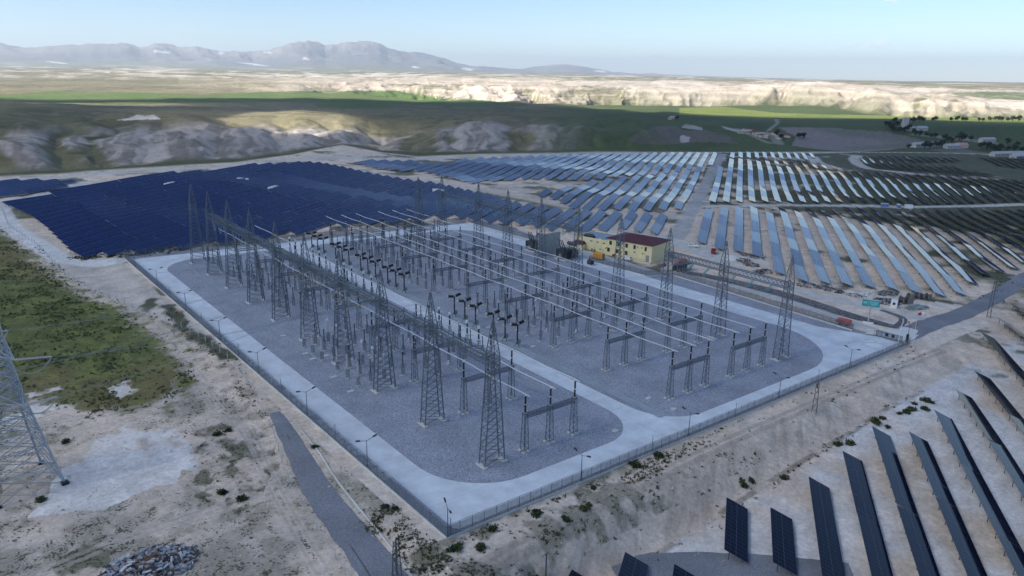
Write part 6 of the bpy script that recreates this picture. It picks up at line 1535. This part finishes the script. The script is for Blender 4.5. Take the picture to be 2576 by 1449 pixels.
# two faint far clouds
r_ = random.Random(5)
for i, (px, py, w, h) in enumerate(((1640, 143, 26, 14), (2175, 122, 50, 13), (2238, 4, 14, 6))):
    d = ray(px, py); D_ = 42000; c = CAM+d/math.hypot(d[0], d[1])*D_; sc = D_/F
    import bmesh
    bm2 = bmesh.new()
    for k in range(12):
        rr_ = sc*h*r_.uniform(.4, .9); M = Matrix.Translation((0, 0, 0)) if 0 else None
        res = bmesh.ops.create_icosphere(bm2, subdivisions=3, radius=1)
        off = (r_.uniform(-1, 1)*w*sc*.9, r_.uniform(-.6, .6)*w*sc, r_.uniform(0, .8)*h*sc)
        for v in res['verts']: 
            v.co = v.co*rr_; v.co.x *= 1.8; v.co.y *= 1.8; v.co.x += off[0]; v.co.y += off[1]; v.co.z = max(v.co.z*.7+off[2], -.2*h*sc)
    me_ = bpy.data.meshes.new('cloud'); bm2.to_mesh(me_); bm2.free(); me_.polygons.foreach_set('use_smooth', [True]*len(me_.polygons))
    cm2 = cloud_mat('far cloud vapour', .05) if 'far cloud vapour' not in bpy.data.materials else bpy.data.materials['far cloud vapour']
    me_.materials.append(cm2); o = put('cloud', me_, None, tuple(c), math.atan2(d[1], d[0])-math.pi/2); tag(o, ['small faint cloud over the low ridge', 'flat pinkish cloud low on the right', 'cloud scrap at the top edge'][i], None, None, 'structure')
EXPO = 1.78
HAZE = 6.5e-5

# ------------------------------------------------------------------ sky, sun, clouds, camera
SUN_EL, SUN_AZ = R(38), R(172)
sd = np.array([math.cos(SUN_EL)*math.cos(SUN_AZ), math.cos(SUN_EL)*math.sin(SUN_AZ), math.sin(SUN_EL)])
world = bpy.data.worlds.new('World'); scene.world = world; world.use_nodes = True
wn = world.node_tree; bg = wn.nodes['Background']
sky = wn.nodes.new('ShaderNodeTexSky'); sky.sky_type = 'NISHITA'; sky.sun_disc = False
sky.sun_elevation = SUN_EL; sky.sun_rotation = math.pi/2-SUN_AZ
sky.altitude = 1000; sky.air_density = .85; sky.dust_density = .15; sky.ozone_density = 3.
wn.links.new(sky.outputs[0], bg.inputs[0]); bg.inputs[1].default_value = .0505
sl_ = bpy.data.lights.new('sun', 'SUN'); sl_.energy = 3.25; sl_.angle = R(.5); sl_.color = (1, .95, .87)
so = bpy.data.objects.new('sun', sl_); COL.objects.link(so)
from mathutils import Vector, Matrix
so.rotation_euler = Vector(-sd).to_track_quat('-Z', 'Y').to_euler(); so.location = (-200, -100, 300)
cam = bpy.data.cameras.new('camera'); co = bpy.data.objects.new('camera', cam); COL.objects.link(co)
cam.sensor_width = 36; cam.lens = F/2576*36; cam.clip_end = 120000; cam.clip_start = .5
rx, uy, bz = RM@np.array([1, 0, 0]), RM@np.array([0, -1, 0]), RM@np.array([0, 0, -1])
co.matrix_world = Matrix(((rx[0], uy[0], bz[0], CAM[0]), (rx[1], uy[1], bz[1], CAM[1]), (rx[2], uy[2], bz[2], CAM[2]), (0, 0, 0, 1)))
scene.camera = co
# cloud deck over and behind the viewpoint: it casts the shade on the near ground
HC = 1300.
RL = np.array([(-.9,1900),(-.60,1850),(-.48,1850),(-.36,1900),(-.25,2050),(-.15,2100),(-.05,2050),(.05,1900),(.15,1560),(.25,1470),(.34,1450),(.5,1430),(.9,1400)])
def shade_amount(gx, gy):
    dx, dy = gx-CAM[0], gy-CAM[1]; r = np.hypot(dx, dy); a = HEAD-np.arctan2(dy, dx); a = (a+math.pi) % (2*math.pi)-math.pi
    lim = np.interp(a, RL[:, 0], RL[:, 1], left=900, right=900)*(1+.10*(fbm(gx/420, gy/420, 3, 5)-.5))
    m = sstep(lim+70, lim-90, r)
    hx = ((a+.29)/.125)**2+((np.log(r)-math.log(985))/.20)**2
    m = m*(1-sstep(1.25, .55, hx+.5*(fbm(gx/160, gy/160, 3, 9)-.5)))
    hx2 = ((a+.50)/.14)**2+((np.log(r)-math.log(1450))/.10)**2
    m = m*(1-.75*sstep(1.3, .5, hx2+.7*(fbm(gx/220, gy/220, 3, 19)-.5)))
    return m
ng = 110; gxs = np.linspace(CAM[0]-1500, CAM[0]+2700, ng); gys = np.linspace(CAM[1]-1500, CAM[1]+2700, ng)
GX, GY = np.meshgrid(gxs, gys); A = shade_amount(GX.ravel(), GY.ravel())
off = sd[:2]/sd[2]*HC
cx_, cy_ = GX.ravel()+off[0], GY.ravel()+off[1]
lump = fbm(cx_/300, cy_/300, 4, 77)
zt = HC+A*(30+70*lump); zb = HC-A*(10+30*fbm(cx_/200, cy_/200, 3, 78))
mask = (A > .004).reshape(ng, ng); fq = mask[:-1, :-1] | mask[1:, :-1] | mask[:-1, 1:] | mask[1:, 1:]
ii = np.arange(ng*ng).reshape(ng, ng); q4 = np.stack([ii[:-1, :-1], ii[:-1, 1:], ii[1:, 1:], ii[1:, :-1]], -1)[fq]
vv = np.concatenate([np.stack([cx_, cy_, zt], 1), np.stack([cx_, cy_, zb], 1)])
ff = [tuple(a) for a in q4]+[tuple(a[::-1]+ng*ng) for a in q4]
cm = bpy.data.meshes.new('cloud_bank'); cm.from_pydata([tuple(a) for a in vv], [], ff)
at = cm.attributes.new('thickness', 'FLOAT', 'POINT'); th_ = 1-np.sqrt(1-np.clip(A, 0, 1)*.955); at.data.foreach_set('value', np.concatenate([th_, th_]).astype(np.float32))
cm.materials.append(cloud_mat('cloud vapour', None))
cl_ = put('cloud_bank', cm); tag(cl_, 'broad grey cloud bank shading the near ground', None, None, 'structure')
scene.view_settings.view_transform = 'Standard'; scene.view_settings.look = 'None'
scene.view_settings.exposure = EXPO; scene.view_settings.gamma = 1
scene.cycles.max_bounces = 6; scene.cycles.transparent_max_bounces = 80; scene.cycles.use_denoising = True

# thin haze over the whole landscape
hb = MB(); hb.box(CAM[0]-24500, CAM[0]+24500, CAM[1]-24500, CAM[1]+24500, float(Zr.min())-1.5, max(float(Zr.max()), CAM[2])+12)
hm = bpy.data.materials.new('haze'); hm.use_nodes = True; hn = hm.node_tree; hn.nodes.clear()
ho = hn.nodes.new('ShaderNodeOutputMaterial'); pv = hn.nodes.new('ShaderNodeVolumePrincipled')
pv.inputs['Color'].default_value = (.74, .86, 1, 1); pv.inputs['Density'].default_value = HAZE; pv.inputs['Anisotropy'].default_value = .2
hn.links.new(pv.outputs[0], ho.inputs['Volume'])
tag(hb.build('haze', hm), 'thin pale blue haze over the far land', None, None, 'stuff')
